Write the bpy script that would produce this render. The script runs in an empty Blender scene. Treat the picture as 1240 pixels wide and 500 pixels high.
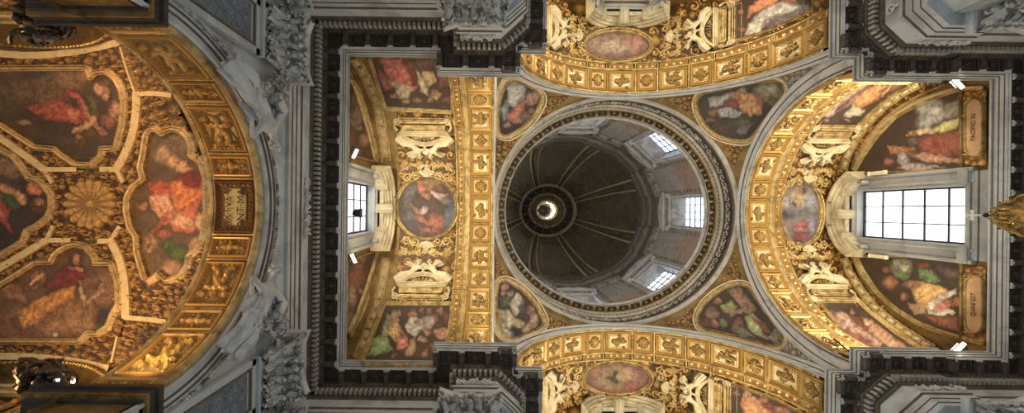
import bpy, bmesh, math, random
import numpy as np
from mathutils import Matrix, Vector
random.seed(7); rng = np.random.RandomState(11)
PI = math.pi
F = 460.0; CX, CY = 595.0, 254.0; ROLL = 0.012; ZE = 1.6
cR, sR = math.cos(ROLL), math.sin(ROLL)
scene = bpy.context.scene
COL = scene.collection
def uv(px, py):
    dx = np.asarray(px, float)-CX; dy = np.asarray(py, float)-CY
    return dx*cR+dy*sR, -dx*sR+dy*cR
def proj(X, Y, h):                       # eye-relative point -> photo pixel (used only to look colours up)
    u = X*F/h; v = Y*F/h
    return CX+u*cR-v*sR, CY+u*sR+v*cR
# ---------------------------------------------------------------- surfaces
class Horizontal:
    def __init__(s, h): s.h = h
    def hit(s, px, py):
        u, v = uv(px, py); t = np.full_like(u, s.h)
        return np.stack([u/F*t, v/F*t, t], -1), np.tile([0, 0, -1.], u.shape+(1,))
class PlaneX:
    def __init__(s, X, sign): s.X = X; s.s = sign       # sign: x of the inward normal
    def hit(s, px, py):
        u, v = uv(px, py); t = s.X*F/u
        return np.stack([u/F*t, v/F*t, t], -1), np.tile([s.s, 0, 0.], u.shape+(1,))
class Barrel:
    def __init__(s, axis, c, Rl, Rz, hs): s.axis, s.c, s.Rl, s.Rz, s.hs = axis, c, Rl, Rz, hs
    def hit(s, px, py):
        u, v = uv(px, py); a = u/F; b = v/F
        q = b if s.axis == 'x' else a
        A = (q/s.Rl)**2+1/s.Rz**2; B = -2*(q*s.c/s.Rl**2+s.hs/s.Rz**2); C = (s.c/s.Rl)**2+(s.hs/s.Rz)**2-1
        D = np.sqrt(np.maximum(B*B-4*A*C, 0)); t = (-B+D)/(2*A)
        low = (t < s.hs) | (B*B-4*A*C < 0)
        with np.errstate(all='ignore'):
            t2 = np.where(q >= 0, (s.c+s.Rl)/q, (s.c-s.Rl)/q)
        t = np.where(low, t2, t)
        P = np.stack([a*t, b*t, t], -1)
        lat = (q*t-s.c)/s.Rl**2; z = np.where(low, 0, (t-s.hs)/s.Rz**2); zero = np.zeros_like(t)
        N = np.stack([zero, -lat, -z], -1) if s.axis == 'x' else np.stack([-lat, zero, -z], -1)
        N /= np.linalg.norm(N, axis=-1, keepdims=True)
        return P, N
    def at(s, a, th, off=0.0):            # along-axis position, angle from the crown, inward offset
        l = s.c+(s.Rl-off)*math.sin(th); h = s.hs+(s.Rz-off)*math.cos(th)
        return (a, l, h) if s.axis == 'x' else (l, a, h)
class Ellip:
    def __init__(s, c, r): s.c = np.array(c, float); s.r = np.array(r, float)
    def hit(s, px, py):
        u, v = uv(px, py); d = np.stack([u/F, v/F, np.ones_like(u)], -1)/s.r; o = -s.c/s.r
        A = (d*d).sum(-1); B = 2*(d*o).sum(-1); C = (o*o).sum()-1
        t = (-B+np.sqrt(np.maximum(B*B-4*A*C, 0)))/(2*A)
        P = np.stack([u/F*t, v/F*t, t], -1); N = -(P-s.c)/s.r**2
        return P, N/np.linalg.norm(N, axis=-1, keepdims=True)
class Field:                             # height function vault
    def __init__(s, fn): s.fn = fn
    def hit(s, px, py):
        u, v = uv(px, py); lo = np.full_like(u, 4.0); hi = np.full_like(u, 16.0)
        for _ in range(40):
            m = (lo+hi)/2; below = m < s.fn(u/F*m, v/F*m); lo = np.where(below, m, lo); hi = np.where(below, hi, m)
        t = (lo+hi)/2; X = u/F*t; Y = v/F*t; e = .02
        gx = (s.fn(X+e, Y)-s.fn(X-e, Y))/(2*e); gy = (s.fn(X, Y+e)-s.fn(X, Y-e))/(2*e)
        N = np.stack([gx, gy, -np.ones_like(gx)], -1)
        return np.stack([X, Y, t], -1), N/np.linalg.norm(N, axis=-1, keepdims=True)
# ---------------------------------------------------------------- objects
def mesh_obj(name, V, Fc, mats, parent=None, smooth=False, col=None, matidx=None, loc=None):
    me = bpy.data.meshes.new(name)
    V = np.asarray(V, float).reshape(-1, 3)
    if loc is not None: V = V-np.asarray(loc)
    me.from_pydata(V.tolist(), [], [list(map(int, f)) for f in Fc])
    if not isinstance(mats, (list, tuple)): mats = [mats]
    for m in mats: me.materials.append(m)
    if matidx is not None: me.polygons.foreach_set('material_index', list(map(int, matidx)))
    if smooth: me.polygons.foreach_set('use_smooth', [True]*len(me.polygons))
    if col is not None:
        ca = me.color_attributes.new('paint', 'FLOAT_COLOR', 'POINT')
        c4 = np.ones((len(V), 4)); c4[:, :3] = col; ca.data.foreach_set('color', c4.ravel())
    me.update()
    o = bpy.data.objects.new(name, me); COL.objects.link(o)
    if loc is not None: o.location = loc
    if parent is not None: attach(o, parent)
    return o
def attach(o, parent):
    o.parent = parent
    o.matrix_parent_inverse = wm(parent).inverted()
def wm(o):
    m = o.matrix_basis.copy()
    if o.parent: m = wm(o.parent) @ o.matrix_parent_inverse @ m
    return m
def tag(o, label=None, cat=None, group=None, kind=None):
    if label: o['label'] = label
    if cat: o['category'] = cat
    if group: o['group'] = group
    if kind: o['kind'] = kind
    return o
def struct(o): o['kind'] = 'structure'; return o
def empty(name, loc=(0, 0, 0)):
    o = bpy.data.objects.new(name, None); COL.objects.link(o); o.location = loc; o.empty_display_size = .2; return o
def copy_tree(o, parent=None, mat=None):
    c = o.copy(); COL.objects.link(c)
    if parent is not None: c.parent = parent; c.matrix_parent_inverse = o.matrix_parent_inverse.copy()
    else: c.parent = None
    if mat is not None: c.matrix_basis = mat
    for ch in list(o.children): copy_tree(ch, c)
    return c
def zup(V):
    V = np.array(V, float).copy(); V[..., 2] += ZE; return V
class MB:                                 # collects shapes, builds ONE mesh
    def __init__(s): s.V = []; s.F = []; s.M = []
    def add(s, V, Fc, m=0):
        n = len(s.V); s.V += [tuple(v) for v in V]; s.F += [tuple(i+n for i in f) for f in Fc]; s.M += [m]*len(Fc)
    def box(s, c, sz, m=0, R=None, bev=0):
        x, y, z = [k/2 for k in sz]
        b = min(bev, x*.9, y*.9, z*.9)
        if b > 0:
            vs = []
            for sx in (-1, 1):
                for sy in (-1, 1):
                    for sz_ in (-1, 1):
                        vs += [(sx*(x-b), sy*(y-b), sz_*z), (sx*(x-b), sy*y, sz_*(z-b)), (sx*x, sy*(y-b), sz_*(z-b))]
            bm = bmesh.new(); [bm.verts.new(v) for v in vs]; bm.verts.ensure_lookup_table()
            bmesh.ops.convex_hull(bm, input=bm.verts); bm.verts.index_update()
            V = [v.co.copy() for v in bm.verts]; Fc = [[v.index for v in f.verts] for f in bm.faces]; bm.free()
        else:
            V = [Vector((sx*x, sy*y, q*z)) for sx in (-1, 1) for sy in (-1, 1) for q in (-1, 1)]
            Fc = [(0, 1, 3, 2), (4, 6, 7, 5), (0, 4, 5, 1), (2, 3, 7, 6), (0, 2, 6, 4), (1, 5, 7, 3)]
        if R is not None: V = [R @ v for v in V]
        s.add([(v[0]+c[0], v[1]+c[1], v[2]+c[2]) for v in V], Fc, m)
    def tube(s, pts, r, n=8, m=0, caps=True):
        pts = [Vector(p) for p in pts]; N = len(pts); rs = r if isinstance(r, (list, tuple)) else [r]*N
        V = []; up = None
        for i, p in enumerate(pts):
            t = (pts[min(i+1, N-1)]-pts[max(i-1, 0)]).normalized()
            if up is None:
                up = Vector((0, 0, 1)) if abs(t.z) < .9 else Vector((1, 0, 0))
            a = t.cross(up).normalized(); b = t.cross(a).normalized(); up = -b if False else up
            for k in range(n):
                w = 2*PI*k/n; V.append(p+rs[i]*(math.cos(w)*a+math.sin(w)*b))
        Fc = [(i*n+k, i*n+(k+1) % n, (i+1)*n+(k+1) % n, (i+1)*n+k) for i in range(N-1) for k in range(n)]
        if caps: Fc += [tuple(range(n)), tuple((N-1)*n+k for k in reversed(range(n)))]
        s.add(V, Fc, m)
    def lathe(s, prof, n=24, c=(0, 0, 0), sx=1., m=0, a0=0, a1=2*PI):
        full = abs(a1-a0-2*PI) < 1e-6; k_ = n if full else n+1; V = []
        for r, z in prof:
            for k in range(k_):
                w = a0+(a1-a0)*k/n; V.append((c[0]+sx*r*math.cos(w), c[1]+r*math.sin(w), c[2]+z))
        Fc = []
        for i in range(len(prof)-1):
            for k in range(n):
                k2 = (k+1) % k_; Fc.append((i*k_+k, i*k_+k2, (i+1)*k_+k2, (i+1)*k_+k))
        s.add(V, Fc, m)
    def ball(s, c, r, n=8, m=0):
        r = (r, r, r) if not isinstance(r, (list, tuple)) else r
        V = [(c[0], c[1], c[2]+r[2])]; h = n//2
        for i in range(1, h):
            ph = PI*i/h
            for k in range(n):
                w = 2*PI*k/n; V.append((c[0]+r[0]*math.sin(ph)*math.cos(w), c[1]+r[1]*math.sin(ph)*math.sin(w), c[2]+r[2]*math.cos(ph)))
        V.append((c[0], c[1], c[2]-r[2])); L = len(V)-1
        Fc = [(0, 1+k, 1+(k+1) % n) for k in range(n)]
        for i in range(h-2):
            for k in range(n):
                a = 1+i*n+k; b = 1+i*n+(k+1) % n; Fc.append((a, a+n, b+n, b))
        Fc += [(L, L-n+(k+1) % n, L-n+k) for k in range(n)]
        s.add(V, Fc, m)
    def build(s, name, mats, parent=None, smooth=False, loc=None):
        return mesh_obj(name, s.V, s.F, mats, parent, smooth, matidx=s.M, loc=loc)
# ---------------------------------------------------------------- materials
def nd(nt, typ, **kw):
    n = nt.nodes.new(typ)
    for k, v in kw.items():
        if hasattr(n, k): setattr(n, k, v)
        else: n.inputs[k].default_value = v
    return n
def mat(name, base, rough=.5, metal=0., noise=None, bump=None, vcol=False, emis=None, spec=None, pattern=None):
    m = bpy.data.materials.new(name); m.use_nodes = True; nt = m.node_tree; b = nt.nodes['Principled BSDF']
    b.inputs['Roughness'].default_value = rough; b.inputs['Metallic'].default_value = metal
    b.inputs['Base Color'].default_value = (*base, 1)
    if spec is not None: b.inputs['Specular IOR Level'].default_value = spec
    tc = nd(nt, 'ShaderNodeTexCoord')
    colr = None
    if vcol:
        at = nd(nt, 'ShaderNodeVertexColor', layer_name='paint'); colr = at.outputs[0]
    if noise:                              # (scale, second colour, sharpness, distortion)
        sc, c2, lo, hi = noise
        n = nd(nt, 'ShaderNodeTexNoise', Scale=sc, Detail=6., Roughness=.62, Distortion=.6)
        nt.links.new(tc.outputs['Object'], n.inputs['Vector'])
        rp = nd(nt, 'ShaderNodeMapRange'); rp.inputs[1].default_value = lo; rp.inputs[2].default_value = hi
        nt.links.new(n.outputs[0], rp.inputs[0])
        mx = nd(nt, 'ShaderNodeMix', data_type='RGBA'); nt.links.new(rp.outputs[0], mx.inputs[0])
        if colr is not None: nt.links.new(colr, mx.inputs[6])
        else: mx.inputs[6].default_value = (*base, 1)
        mx.inputs[7].default_value = (*c2, 1); colr = mx.outputs[2]
    if pattern: colr = pattern(nt, tc, colr)
    if colr is not None: nt.links.new(colr, b.inputs['Base Color'])
    if bump:                               # (scale, strength, distance, kind)
        sc, st, di, kind = bump
        if kind == 'v': n = nd(nt, 'ShaderNodeTexVoronoi', Scale=sc, feature='SMOOTH_F1')
        else: n = nd(nt, 'ShaderNodeTexNoise', Scale=sc, Detail=4., Roughness=.6)
        nt.links.new(tc.outputs['Object'], n.inputs['Vector'])
        bp = nd(nt, 'ShaderNodeBump'); bp.inputs['Strength'].default_value = st; bp.inputs['Distance'].default_value = di
        nt.links.new(n.outputs[0], bp.inputs['Height']); nt.links.new(bp.outputs[0], b.inputs['Normal'])
    if emis:
        b.inputs['Emission Color'].default_value = (*emis[0], 1); b.inputs['Emission Strength'].default_value = emis[1]
    return m
M = {}
M['gold'] = mat('gilded stucco', (.66, .50, .23), .36, .42, (3.0, (.30, .20, .085), .42, .64), (24, .6, .03, 'n'))
M['gold_dark'] = mat('aged gilding', (.40, .26, .09), .42, .5, (3, (.14, .085, .03), .4, .65), (14, .6, .03, 'n'))
M['gold_orn'] = mat('gilded relief', (.50, .36, .15), .36, .5, (6, (.18, .12, .05), .45, .65), (20, .4, .02, 'n'))
M['cream'] = mat('cream ground', (.72, .60, .36), .5, .15, (4, (.50, .37, .16), .42, .7), (16, .3, .01, 'n'))
M['stucco'] = mat('ivory stucco', (.72, .62, .42), .5, .05, (2.5, (.48, .36, .18), .45, .7), (14, .3, .02, 'n'))
M['marble'] = mat('grey white marble', (.62, .645, .66), .38, 0, (1.2, (.38, .395, .41), .45, .66), None)
M['marble2'] = mat('white veined marble', (.70, .70, .69), .4, 0, (1.6, (.45, .44, .43), .5, .66), None)
M['carved'] = mat('carved marble', (.60, .61, .60), .5, 0, (4.5, (.13, .12, .11), .46, .60), (24, .25, .01, 'n'))  # dark noise puts the shade of gaps in the carving into the colour
M['brown'] = mat('dark brown stone', (.075, .060, .046), .5, 0, (3, (.035, .028, .021), .4, .65), (12, .3, .02, 'n'))
M['brown2'] = mat('brown moulding', (.20, .15, .105), .5, 0, (3, (.11, .08, .05), .4, .65), None)
M['vault'] = mat('gilded vault ground', (.30, .195, .07), .45, .35, (1.5, (.15, .09, .03), .4, .66), (7, .8, .06, 'n'))
M['drumwall'] = mat('drum plaster', (.42, .38, .34), .6, 0, (1.5, (.22, .19, .17), .42, .66), (6, .3, .03, 'n'))
M['paint'] = mat('fresco', (.3, .2, .15), .55, 0, None, (30, .08, .005, 'n'), vcol=True)
M['relief'] = mat('painted relief', (.6, .4, .15), .4, .18, None, (26, .25, .01, 'n'), vcol=True)
M['stone_col'] = mat('coloured stone', (.4, .4, .4), .45, 0, None, (22, .3, .01, 'n'), vcol=True)
M['black'] = mat('black metal', (.02, .02, .022), .4, .3)
M['lead'] = mat('window bars', (.03, .035, .04), .5, .2)
# ---------------------------------------------------------------- camera
cam = bpy.data.cameras.new('camera'); co = bpy.data.objects.new('camera', cam); COL.objects.link(co)
cam.sensor_fit = 'HORIZONTAL'; cam.sensor_width = 36; cam.lens = F/1240*36
cam.shift_x = (620-CX)/1240; cam.shift_y = (CY-250)/1240; cam.clip_end = 300
co.matrix_world = Matrix(((cR, -sR, 0, 0), (-sR, -cR, 0, 0), (0, 0, -1, ZE), (0, 0, 0, 1)))
scene.camera = co
# ================================================================ room shell
CXR = 6.3; SX = 1.077; RD = 5.77; HS = 13.65
S_pend = Ellip((CXR, 0, 13.53), (8.16*SX, 8.16, 8.16))
B_left = Barrel('x', 0, 5.30, 5.25, HS); B_right = Barrel('x', 0, 5.12, 5.12, HS)
B_top = Barrel('y', CXR, 5.60, 5.15, HS)
A_lr = Barrel('x', 0, 5.05, 5.05, HS); A_tb = Barrel('y', CXR, 5.45, 5.05, HS)
XL, XR = .1, 12.48; XW, XE = -5.6, 17.3; YE = 9.95
def vault_h(X, Y): x = X+11.2; return 10.7-.052*x*x-.054*Y*Y-.0061*x*x*Y*Y
V_left = Field(vault_h)
# pendentives
for q in range(4):
    n, k = 40, 14; V = []; Fc = []
    for i in range(n+1):
        ph = PI/2*q+PI/2*i/n; c, s_ = math.cos(ph), math.sin(ph); r1 = RD/max(abs(c), abs(s_))
        for j in range(k+1):
            r = RD+(r1-RD)*j/k; V.append((CXR+SX*r*c, r*s_, 13.53+math.sqrt(max(8.16**2-r*r, 0))+ZE))
    for i in range(n):
        for j in range(k): a = i*(k+1)+j; Fc.append((a, a+1, a+k+2, a+k+1))
    struct(mesh_obj('ceiling', V, Fc, M['vault'], smooth=True))
def arch_sweep(axis, pos, sgn, Ro, Zo, Ri, Zi, c, hs_o, prof, mats, name, hbot=12.6, n=56, mi=None):
    """prof: list of (t, dep): t 0..1 from outer to inner radius, dep towards the crossing"""
    V = []; Fc = []; K = len(prof)
    st = [(-1, hbot)]+[(th, None) for th in np.linspace(-PI/2, PI/2, n+1)]+[(1, hbot)]
    for th, hb in st:
        for t, dep in prof:
            Rl = Ro+(Ri-Ro)*t; Rz = Zo+(Zi-Zo)*t; h0 = hs_o
            if hb is not None: l = c+th*Rl; h = hb
            else: l = c+Rl*math.sin(th); h = h0+Rz*math.cos(th)
            a = pos+sgn*dep
            V.append((a, l, h+ZE) if axis == 'x' else (l, a, h+ZE))
    Mi = []
    for i in range(len(st)-1):
        for j in range(K-1): a = i*K+j; Fc.append((a, a+1, a+K+1, a+K)); Mi.append(mi[j] if mi else 0)
    return mesh_obj(name, V, Fc, mats, matidx=Mi)
AP = [(0, -.02), (.02, .06), (.16, .07), (.20, .02), (.34, .02), (.38, -.03), (.50, -.03), (.54, .03), (.80, .04), (.84, -.02), (.93, -.02), (.96, .02), (1, .02), (1, -.1)]
AM = [0, 0, 0, 0, 1, 0, 0, 0, 0, 1, 1, 0, 0]
for axis, pos, sgn, Ro, Ri, c in (('x', XL, 1, RD, 5.05, 0), ('x', XR, -1, RD, 5.05, 0), ('y', -RD, 1, RD*SX, 5.45, CXR), ('y', RD, -1, RD*SX, 5.45, CXR)):
    struct(arch_sweep(axis, pos, sgn, Ro, 5.77+.0, Ri, 5.17, c, 13.53, AP, [M['marble2'], M['brown2']], 'trim_archivolt', mi=AM))
def barrel_shell(B, a0, a1, m, name='ceiling', n=40, hbot=12.7, off=0, na=2):
    V = []; Fc = []
    ths = list(np.linspace(-PI/2, PI/2, n+1))
    for a in np.linspace(a0, a1, na):
        x = B.at(a, -PI/2, off); V.append((x[0], x[1], hbot+ZE))
        for th in ths: x = B.at(a, th, off); V.append((x[0], x[1], x[2]+ZE))
        x = B.at(a, PI/2, off); V.append((x[0], x[1], hbot+ZE))
    K = n+3
    for i in range(na-1):
        for j in range(K-1): Fc.append((i*K+j, i*K+j+1, (i+1)*K+j+1, (i+1)*K+j))
    return mesh_obj(name, V, Fc, m, smooth=True)
YA = RD+1.1
for B, a0, a1 in ((A_lr, XL, XL-1.35), (A_lr, XR, XR+1.35), (A_tb, -RD, -YA), (A_tb, RD, YA)):
    struct(barrel_shell(B, a0, a1, M['gold']))
for B, a0, a1 in ((B_left, XL-1.35, XW), (B_right, XR+1.35, XE), (B_top, -YA, -YE), (B_top, YA, YE)):
    struct(barrel_shell(B, a0, a1, M['vault']))
# step between arch rib and arm vault
for B, A, a in ((B_left, A_lr, XL-1.35), (B_right, A_lr, XR+1.35), (B_top, A_tb, -YA), (B_top, A_tb, YA)):
    V = []; ths = np.linspace(-PI/2, PI/2, 49)
    for th in ths:
        V.append(tuple(zup(A.at(a, th)))); V.append(tuple(zup(B.at(a, th))))
    struct(mesh_obj('ceiling_rib_face', V, [(2*i, 2*i+1, 2*i+3, 2*i+2) for i in range(48)], M['gold']))
# end walls of the four arms, each with a tall window opening
WH0, WH1, WHW = 13.75, 17.95, 1.08
def end_wall(axis, pos, B, name, c):
    # wall split in left / right / above / below the opening, following the vault curve
    V = []; Fc = []
    def topz(l):
        q = min(1, abs(l-c)/B.Rl); return B.hs+B.Rz*math.sqrt(max(0, 1-q*q))
    ls = sorted(set(list(np.linspace(c-B.Rl, c-WHW, 26))+list(np.linspace(c-WHW, c+WHW, 9))+list(np.linspace(c+WHW, c+B.Rl, 26))))
    def pt(l, h): return (pos, l, h+ZE) if axis == 'x' else (l, pos, h+ZE)
    for l0, l1 in zip(ls[:-1], ls[1:]):
        mid = (l0+l1)/2
        segs = [(WH1, None), (12.6, WH0)] if abs(mid-c) < WHW else [(12.6, None)]
        for h0, h1 in segs:
            n = len(V); V += [pt(l0, h0), pt(l1, h0), pt(l1, topz(l1) if h1 is None else h1), pt(l0, topz(l0) if h1 is None else h1)]
            Fc.append((n, n+1, n+2, n+3))
    return struct(mesh_obj(name, V, Fc, M['vault']))
end_wall('x', XW, B_left, 'wall_left', 0); end_wall('x', XE, B_right, 'wall_right', 0)
end_wall('y', -YE, B_top, 'wall_back', CXR); end_wall('y', YE, B_top, 'wall_front', CXR)
# ---------------------------------------------------------------- main entablature
half = [(-4.9, -5.18), (-1.9, -5.18), (-1.9, -4.53), (.93, -4.53), (.93, -5.33), (1.8, -5.33), (1.8, -9.3)]
half2 = [(11.47, -9.3), (11.47, -5.28), (12.3, -5.28), (12.3, -4.53), (15.3, -4.53), (15.3, -4.62), (17.0, -4.62)]
top = half+half2; LIP = top+[(x, -y) for x, y in reversed(top)]
def ccw_n(p, q):                          # outward normal of an edge (path runs with the room on its right hand side here)
    dx, dy = q[0]-p[0], q[1]-p[1]; L = math.hypot(dx, dy); return (dy/L, -dx/L)
def offs(path, d, closed=True):
    n = len(path); out = []
    for i in range(n):
        a = ccw_n(path[i-1], path[i]); b = ccw_n(path[i], path[(i+1) % n])
        k = 1+a[0]*b[0]+a[1]*b[1]; m = ((a[0]+b[0])/max(k, .2), (a[1]+b[1])/max(k, .2))
        out.append((path[i][0]+m[0]*d, path[i][1]+m[1]*d))
    return out
LOW0 = offs(LIP, .6)
notch = [i for i, p in enumerate(LIP) if (abs(p[0]-.93) < .01 and abs(abs(p[1])-5.33) < .01) or (abs(p[0]-12.3) < .01 and abs(abs(p[1])-5.28) < .01)]
LOW = [p for i, p in enumerate(LOW0) if i not in notch]      # chamfered corners below
def sweep(path, prof, mats, name, mi=None, n_part=None):
    V = []; Fc = []; Mi = []; K = len(prof); N = len(path)
    for d, h in prof:
        for x, y in offs(path, d): V.append((x, y, h+ZE))
    for j in range(K-1):
        for i in range(N):
            i2 = (i+1) % N; Fc.append((j*N+i, j*N+i2, (j+1)*N+i2, (j+1)*N+i)); Mi.append(mi[j] if mi else 0)
    return struct(mesh_obj(name, V, Fc, mats, matidx=Mi))
sweep(LIP, [(1.6, 13.02), (.02, 13.02), (0, 12.99), (0, 12.95), (.035, 12.94), (.035, 12.90), (.06, 12.87), (.06, 12.82), (.085, 12.80), (.085, 12.70), (.115, 12.69), (.115, 12.62), (.14, 12.61), (.14, 12.56), (.16, 12.56), (.18, 12.62), (.62, 12.62)],
      [M['marble'], M['brown2'], M['brown']], 'trim_cornice', mi=[0, 0, 0, 0, 1, 0, 0, 1, 0, 1, 0, 0, 0, 0, 2, 2])
# soffit filler at the chamfered corners
for i in notch:
    a, b, c_ = LOW0[i-1], LOW0[i], LOW0[(i+1) % len(LIP)]; p = LIP[i]
    struct(mesh_obj('trim_soffit', [(a[0], a[1], 12.615+ZE), (b[0], b[1], 12.615+ZE), (c_[0], c_[1], 12.615+ZE), (p[0], p[1], 12.615+ZE)], [(0, 1, 2, 3)], M['brown']))
sweep(LOW, [(-.02, 12.62), (0, 12.5), (.04, 12.45), (.04, 12.40), (.09, 12.36), (.09, 12.30), (.17, 12.28), (.17, 12.08), (.20, 12.04), (.22, 11.98), (.26, 11.96)], [M['brown2'], M['brown']], 'trim_bed_moulding', mi=[0, 0, 1, 0, 1, 0, 1, 1, 0, 0])
sweep(LOW, [(.26, 11.96), (.27, 11.50)], [M['marble']], 'trim_frieze')
sweep(LOW, [(.27, 11.50), (.17, 11.46), (.19, 11.40), (.24, 11.36), (.24, 11.18), (.27, 11.17), (.27, 11.0), (.30, 10.99), (.30, 10.84), (.42, 10.83)], [M['marble'], M['brown2']], 'trim_architrave', mi=[0, 0, 1, 0, 1, 0, 1, 0, 0])
sweep(LOW, [(.40, 10.835), (1.05, 10.84)], [M['marble']], 'trim_architrave_soffit')
# ================================================================ dome ring, drum, dome, lantern
def ell(r, w, h): return (CXR+SX*r*math.cos(w), r*math.sin(w), h+ZE)
def lathe_obj(name, prof, mats, mi=None, n=96, smooth=False):
    b = MB(); V = []; Fc = []; Mi = []
    for r, h in prof:
        for k in range(n): V.append(ell(r, 2*PI*k/n, h))
    for i in range(len(prof)-1):
        for k in range(n): Fc.append((i*n+k, i*n+(k+1) % n, (i+1)*n+(k+1) % n, (i+1)*n+k)); Mi.append(mi[i] if mi else 0)
    return mesh_obj(name, V, Fc, mats, matidx=Mi, smooth=smooth)
M['ringstone'] = mat('ring stone', (.54, .51, .46), .45, 0, (2, (.36, .33, .28), .45, .66))
ring = struct(lathe_obj('trim_dome_ring', [(5.82, 19.2), (5.70, 19.22), (5.66, 19.32), (5.72, 19.42), (5.70, 19.55), (5.74, 19.62), (5.78, 19.66), (5.78, 20.32), (5.70, 20.36), (5.66, 20.42), (5.60, 20.44), (5.58, 20.56), (5.50, 20.58), (5.48, 20.70), (5.20, 20.71), (5.20, 20.80), (5.17, 20.86), (5.15, 21.0), (5.12, 21.05), (5.12, 21.12), (5.9, 21.14)],
    [M['ringstone'], M['brown2'], M['gold'], M['brown']], mi=[0, 0, 0, 1, 0, 1, 3, 1, 0, 0, 1, 0, 2, 3, 0, 1, 0, 0, 0, 0]))
def ring_parts(name, n, r, h, fn, mats, parent, a0=0., label=None):
    b = MB(); fn(b); proto = b.build(name, mats, parent)
    proto.matrix_parent_inverse = Matrix()
    if label: proto['label'] = label
    for k in range(n):
        w = a0+2*PI*k/n; o = proto if k == 0 else proto.copy()
        if k: COL.objects.link(o); o.parent = parent
        t = Vector((-SX*math.sin(w), math.cos(w), 0)).normalized(); nx = Vector((t.y, -t.x, 0))     # nx outward
        m = Matrix((( -nx.x, t.x, 0, 0), (-nx.y, t.y, 0, 0), (0, 0, 1, 0), (0, 0, 0, 1))); m.translation = Vector(ell(r, w, h))
        o.matrix_basis = m
    return proto
def modil(b):                              # local x: towards the centre
    b.box((-.02, 0, -.03), (.26, .13, .10), 0, bev=.02); b.tube([(.10, -.065, -.04), (.10, .065, -.04)], .06, 8, 0); b.box((.0, 0, -.10), (.2, .07, .05), 1, bev=.015)
ring_parts('modillion', 56, 5.36, 20.70, modil, [M['gold'], M['gold_orn']], ring)
def rosette_small(b):
    for k in range(5): a = 2*PI*k/5; b.ball((.045*math.cos(a), .045*math.sin(a), 0), (.035, .035, .03), 6)
    b.ball((0, 0, -.02), .03, 6)
ring_parts('rosette', 56, 5.36, 20.69, rosette_small, [M['gold_orn']], ring, PI/56)
def dent(b): b.box((0, 0, 0), (.09, .10, .10))
bb = MB()
for k in range(168):
    w = 2*PI*k/168; p = ell(5.61, w, 20.50); bb.ball(p, (.055, .055, .06), 6)
bb.build('bead_course', [M['ringstone']], ring)
bb = MB(); rr = random.Random(3)          # carved frieze of the ring: scrolls and small heads
for k in range(96):
    w = 2*PI*k/96; pts = []
    for q in range(9):
        a = q*.75; r_ = .22*(1-q/11); pts.append(ell(5.74, w+(r_*math.cos(a)*(1 if k % 2 else -1))/6, 20.0+r_*math.sin(a)))
    bb.tube(pts, .035, 5)
    if k % 4 == 0: bb.ball(ell(5.72, w+.03, 20.02), (.1, .1, .13), 8)
bb.build('frieze_scrolls', [M['ringstone']], ring)
# drum wall with eight openings
OH0, OH1, OHW = 22.2, 27.0, .155
V = []; Fc = []
def quad(a0, a1, h0, h1, r0=6.15, r1=6.15):
    n = len(V); V.extend([ell(r0, a0, h0), ell(r0, a1, h0), ell(r1, a1, h1), ell(r1, a0, h1)]); Fc.append((n, n+1, n+2, n+3))
for k in range(8):
    c = k*PI/4; cuts = [c-PI/8, c-.27, c-OHW, c, c+OHW, c+.27, c+PI/8]
    for a0, a1 in zip(cuts[:-1], cuts[1:]):
        op = abs((a0+a1)/2-c) < OHW
        if op: quad(a0, a1, 21.1, OH0); quad(a0, a1, OH1, 29.0)
        else: quad(a0, a1, 21.1, 29.0)
    for s_ in (-1, 1):
        a = c+s_*OHW; a2 = c+s_*(OHW-.01); n = len(V); V.extend([ell(6.15, a, OH0), ell(6.15, a, OH1), ell(6.95, a2, OH1), ell(6.95, a2, OH0)]); Fc.append((n, n+1, n+2, n+3))
    n = len(V); V.extend([ell(6.15, c-OHW, OH1), ell(6.15, c+OHW, OH1), ell(6.95, c+OHW, OH1-.25), ell(6.95, c-OHW, OH1-.25)]); Fc.append((n, n+1, n+2, n+3))
    n = len(V); V.extend([ell(6.15, c-OHW, OH0), ell(6.15, c+OHW, OH0), ell(6.95, c+OHW, OH0), ell(6.95, c-OHW, OH0)]); Fc.append((n, n+1, n+2, n+3))
struct(mesh_obj('wall_drum', V, Fc, M['drumwall']))
M['glass'] = mat('bright daylight glass', (.8, .85, .9), .2, 0, emis=((.86, .93, 1.0), 1.7))
M['glass_drum'] = mat('cool daylight glass', (.7, .8, .9), .2, 0, emis=((.66, .80, 1.0), 3.2))
M['whitewall'] = mat('white drum plaster', (.62, .61, .58), .5, 0, (2, (.42, .40, .38), .45, .7))
M['terracotta'] = mat('rose brown stone', (.50, .35, .27), .55, 0, (3, (.36, .25, .19), .4, .65))
M['fluted'] = mat('grey fluted stone', (.46, .42, .37), .5, 0, (3, (.32, .29, .26), .4, .65))
def place_drum(o, w, r, h):
    t = Vector((-SX*math.sin(w), math.cos(w), 0)).normalized(); nx = Vector((t.y, -t.x, 0))
    m = Matrix(((-nx.x, t.x, 0, 0), (-nx.y, t.y, 0, 0), (0, 0, 1, 0), (0, 0, 0, 1))); m.translation = Vector(ell(r, w, h)); o.matrix_basis = m
win = MB()                                 # bars; local x to the centre, y sideways, z up from the sill
for yy in np.linspace(-1, 1, 5): win.box((0, yy, 2.3), (.06, .05, 4.6))
for zz in np.linspace(0, 4.6, 8): win.box((0, 0, zz), (.06, 2.0, .05))
w0 = struct(win.build('window_1', [M['lead']]))
g = MB(); g.box((-.08, 0, 2.3), (.02, 2.0, 4.6)); p_ = g.build('pane', [M['glass_drum']], w0); p_.matrix_parent_inverse = Matrix()
s_ = MB()
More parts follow.
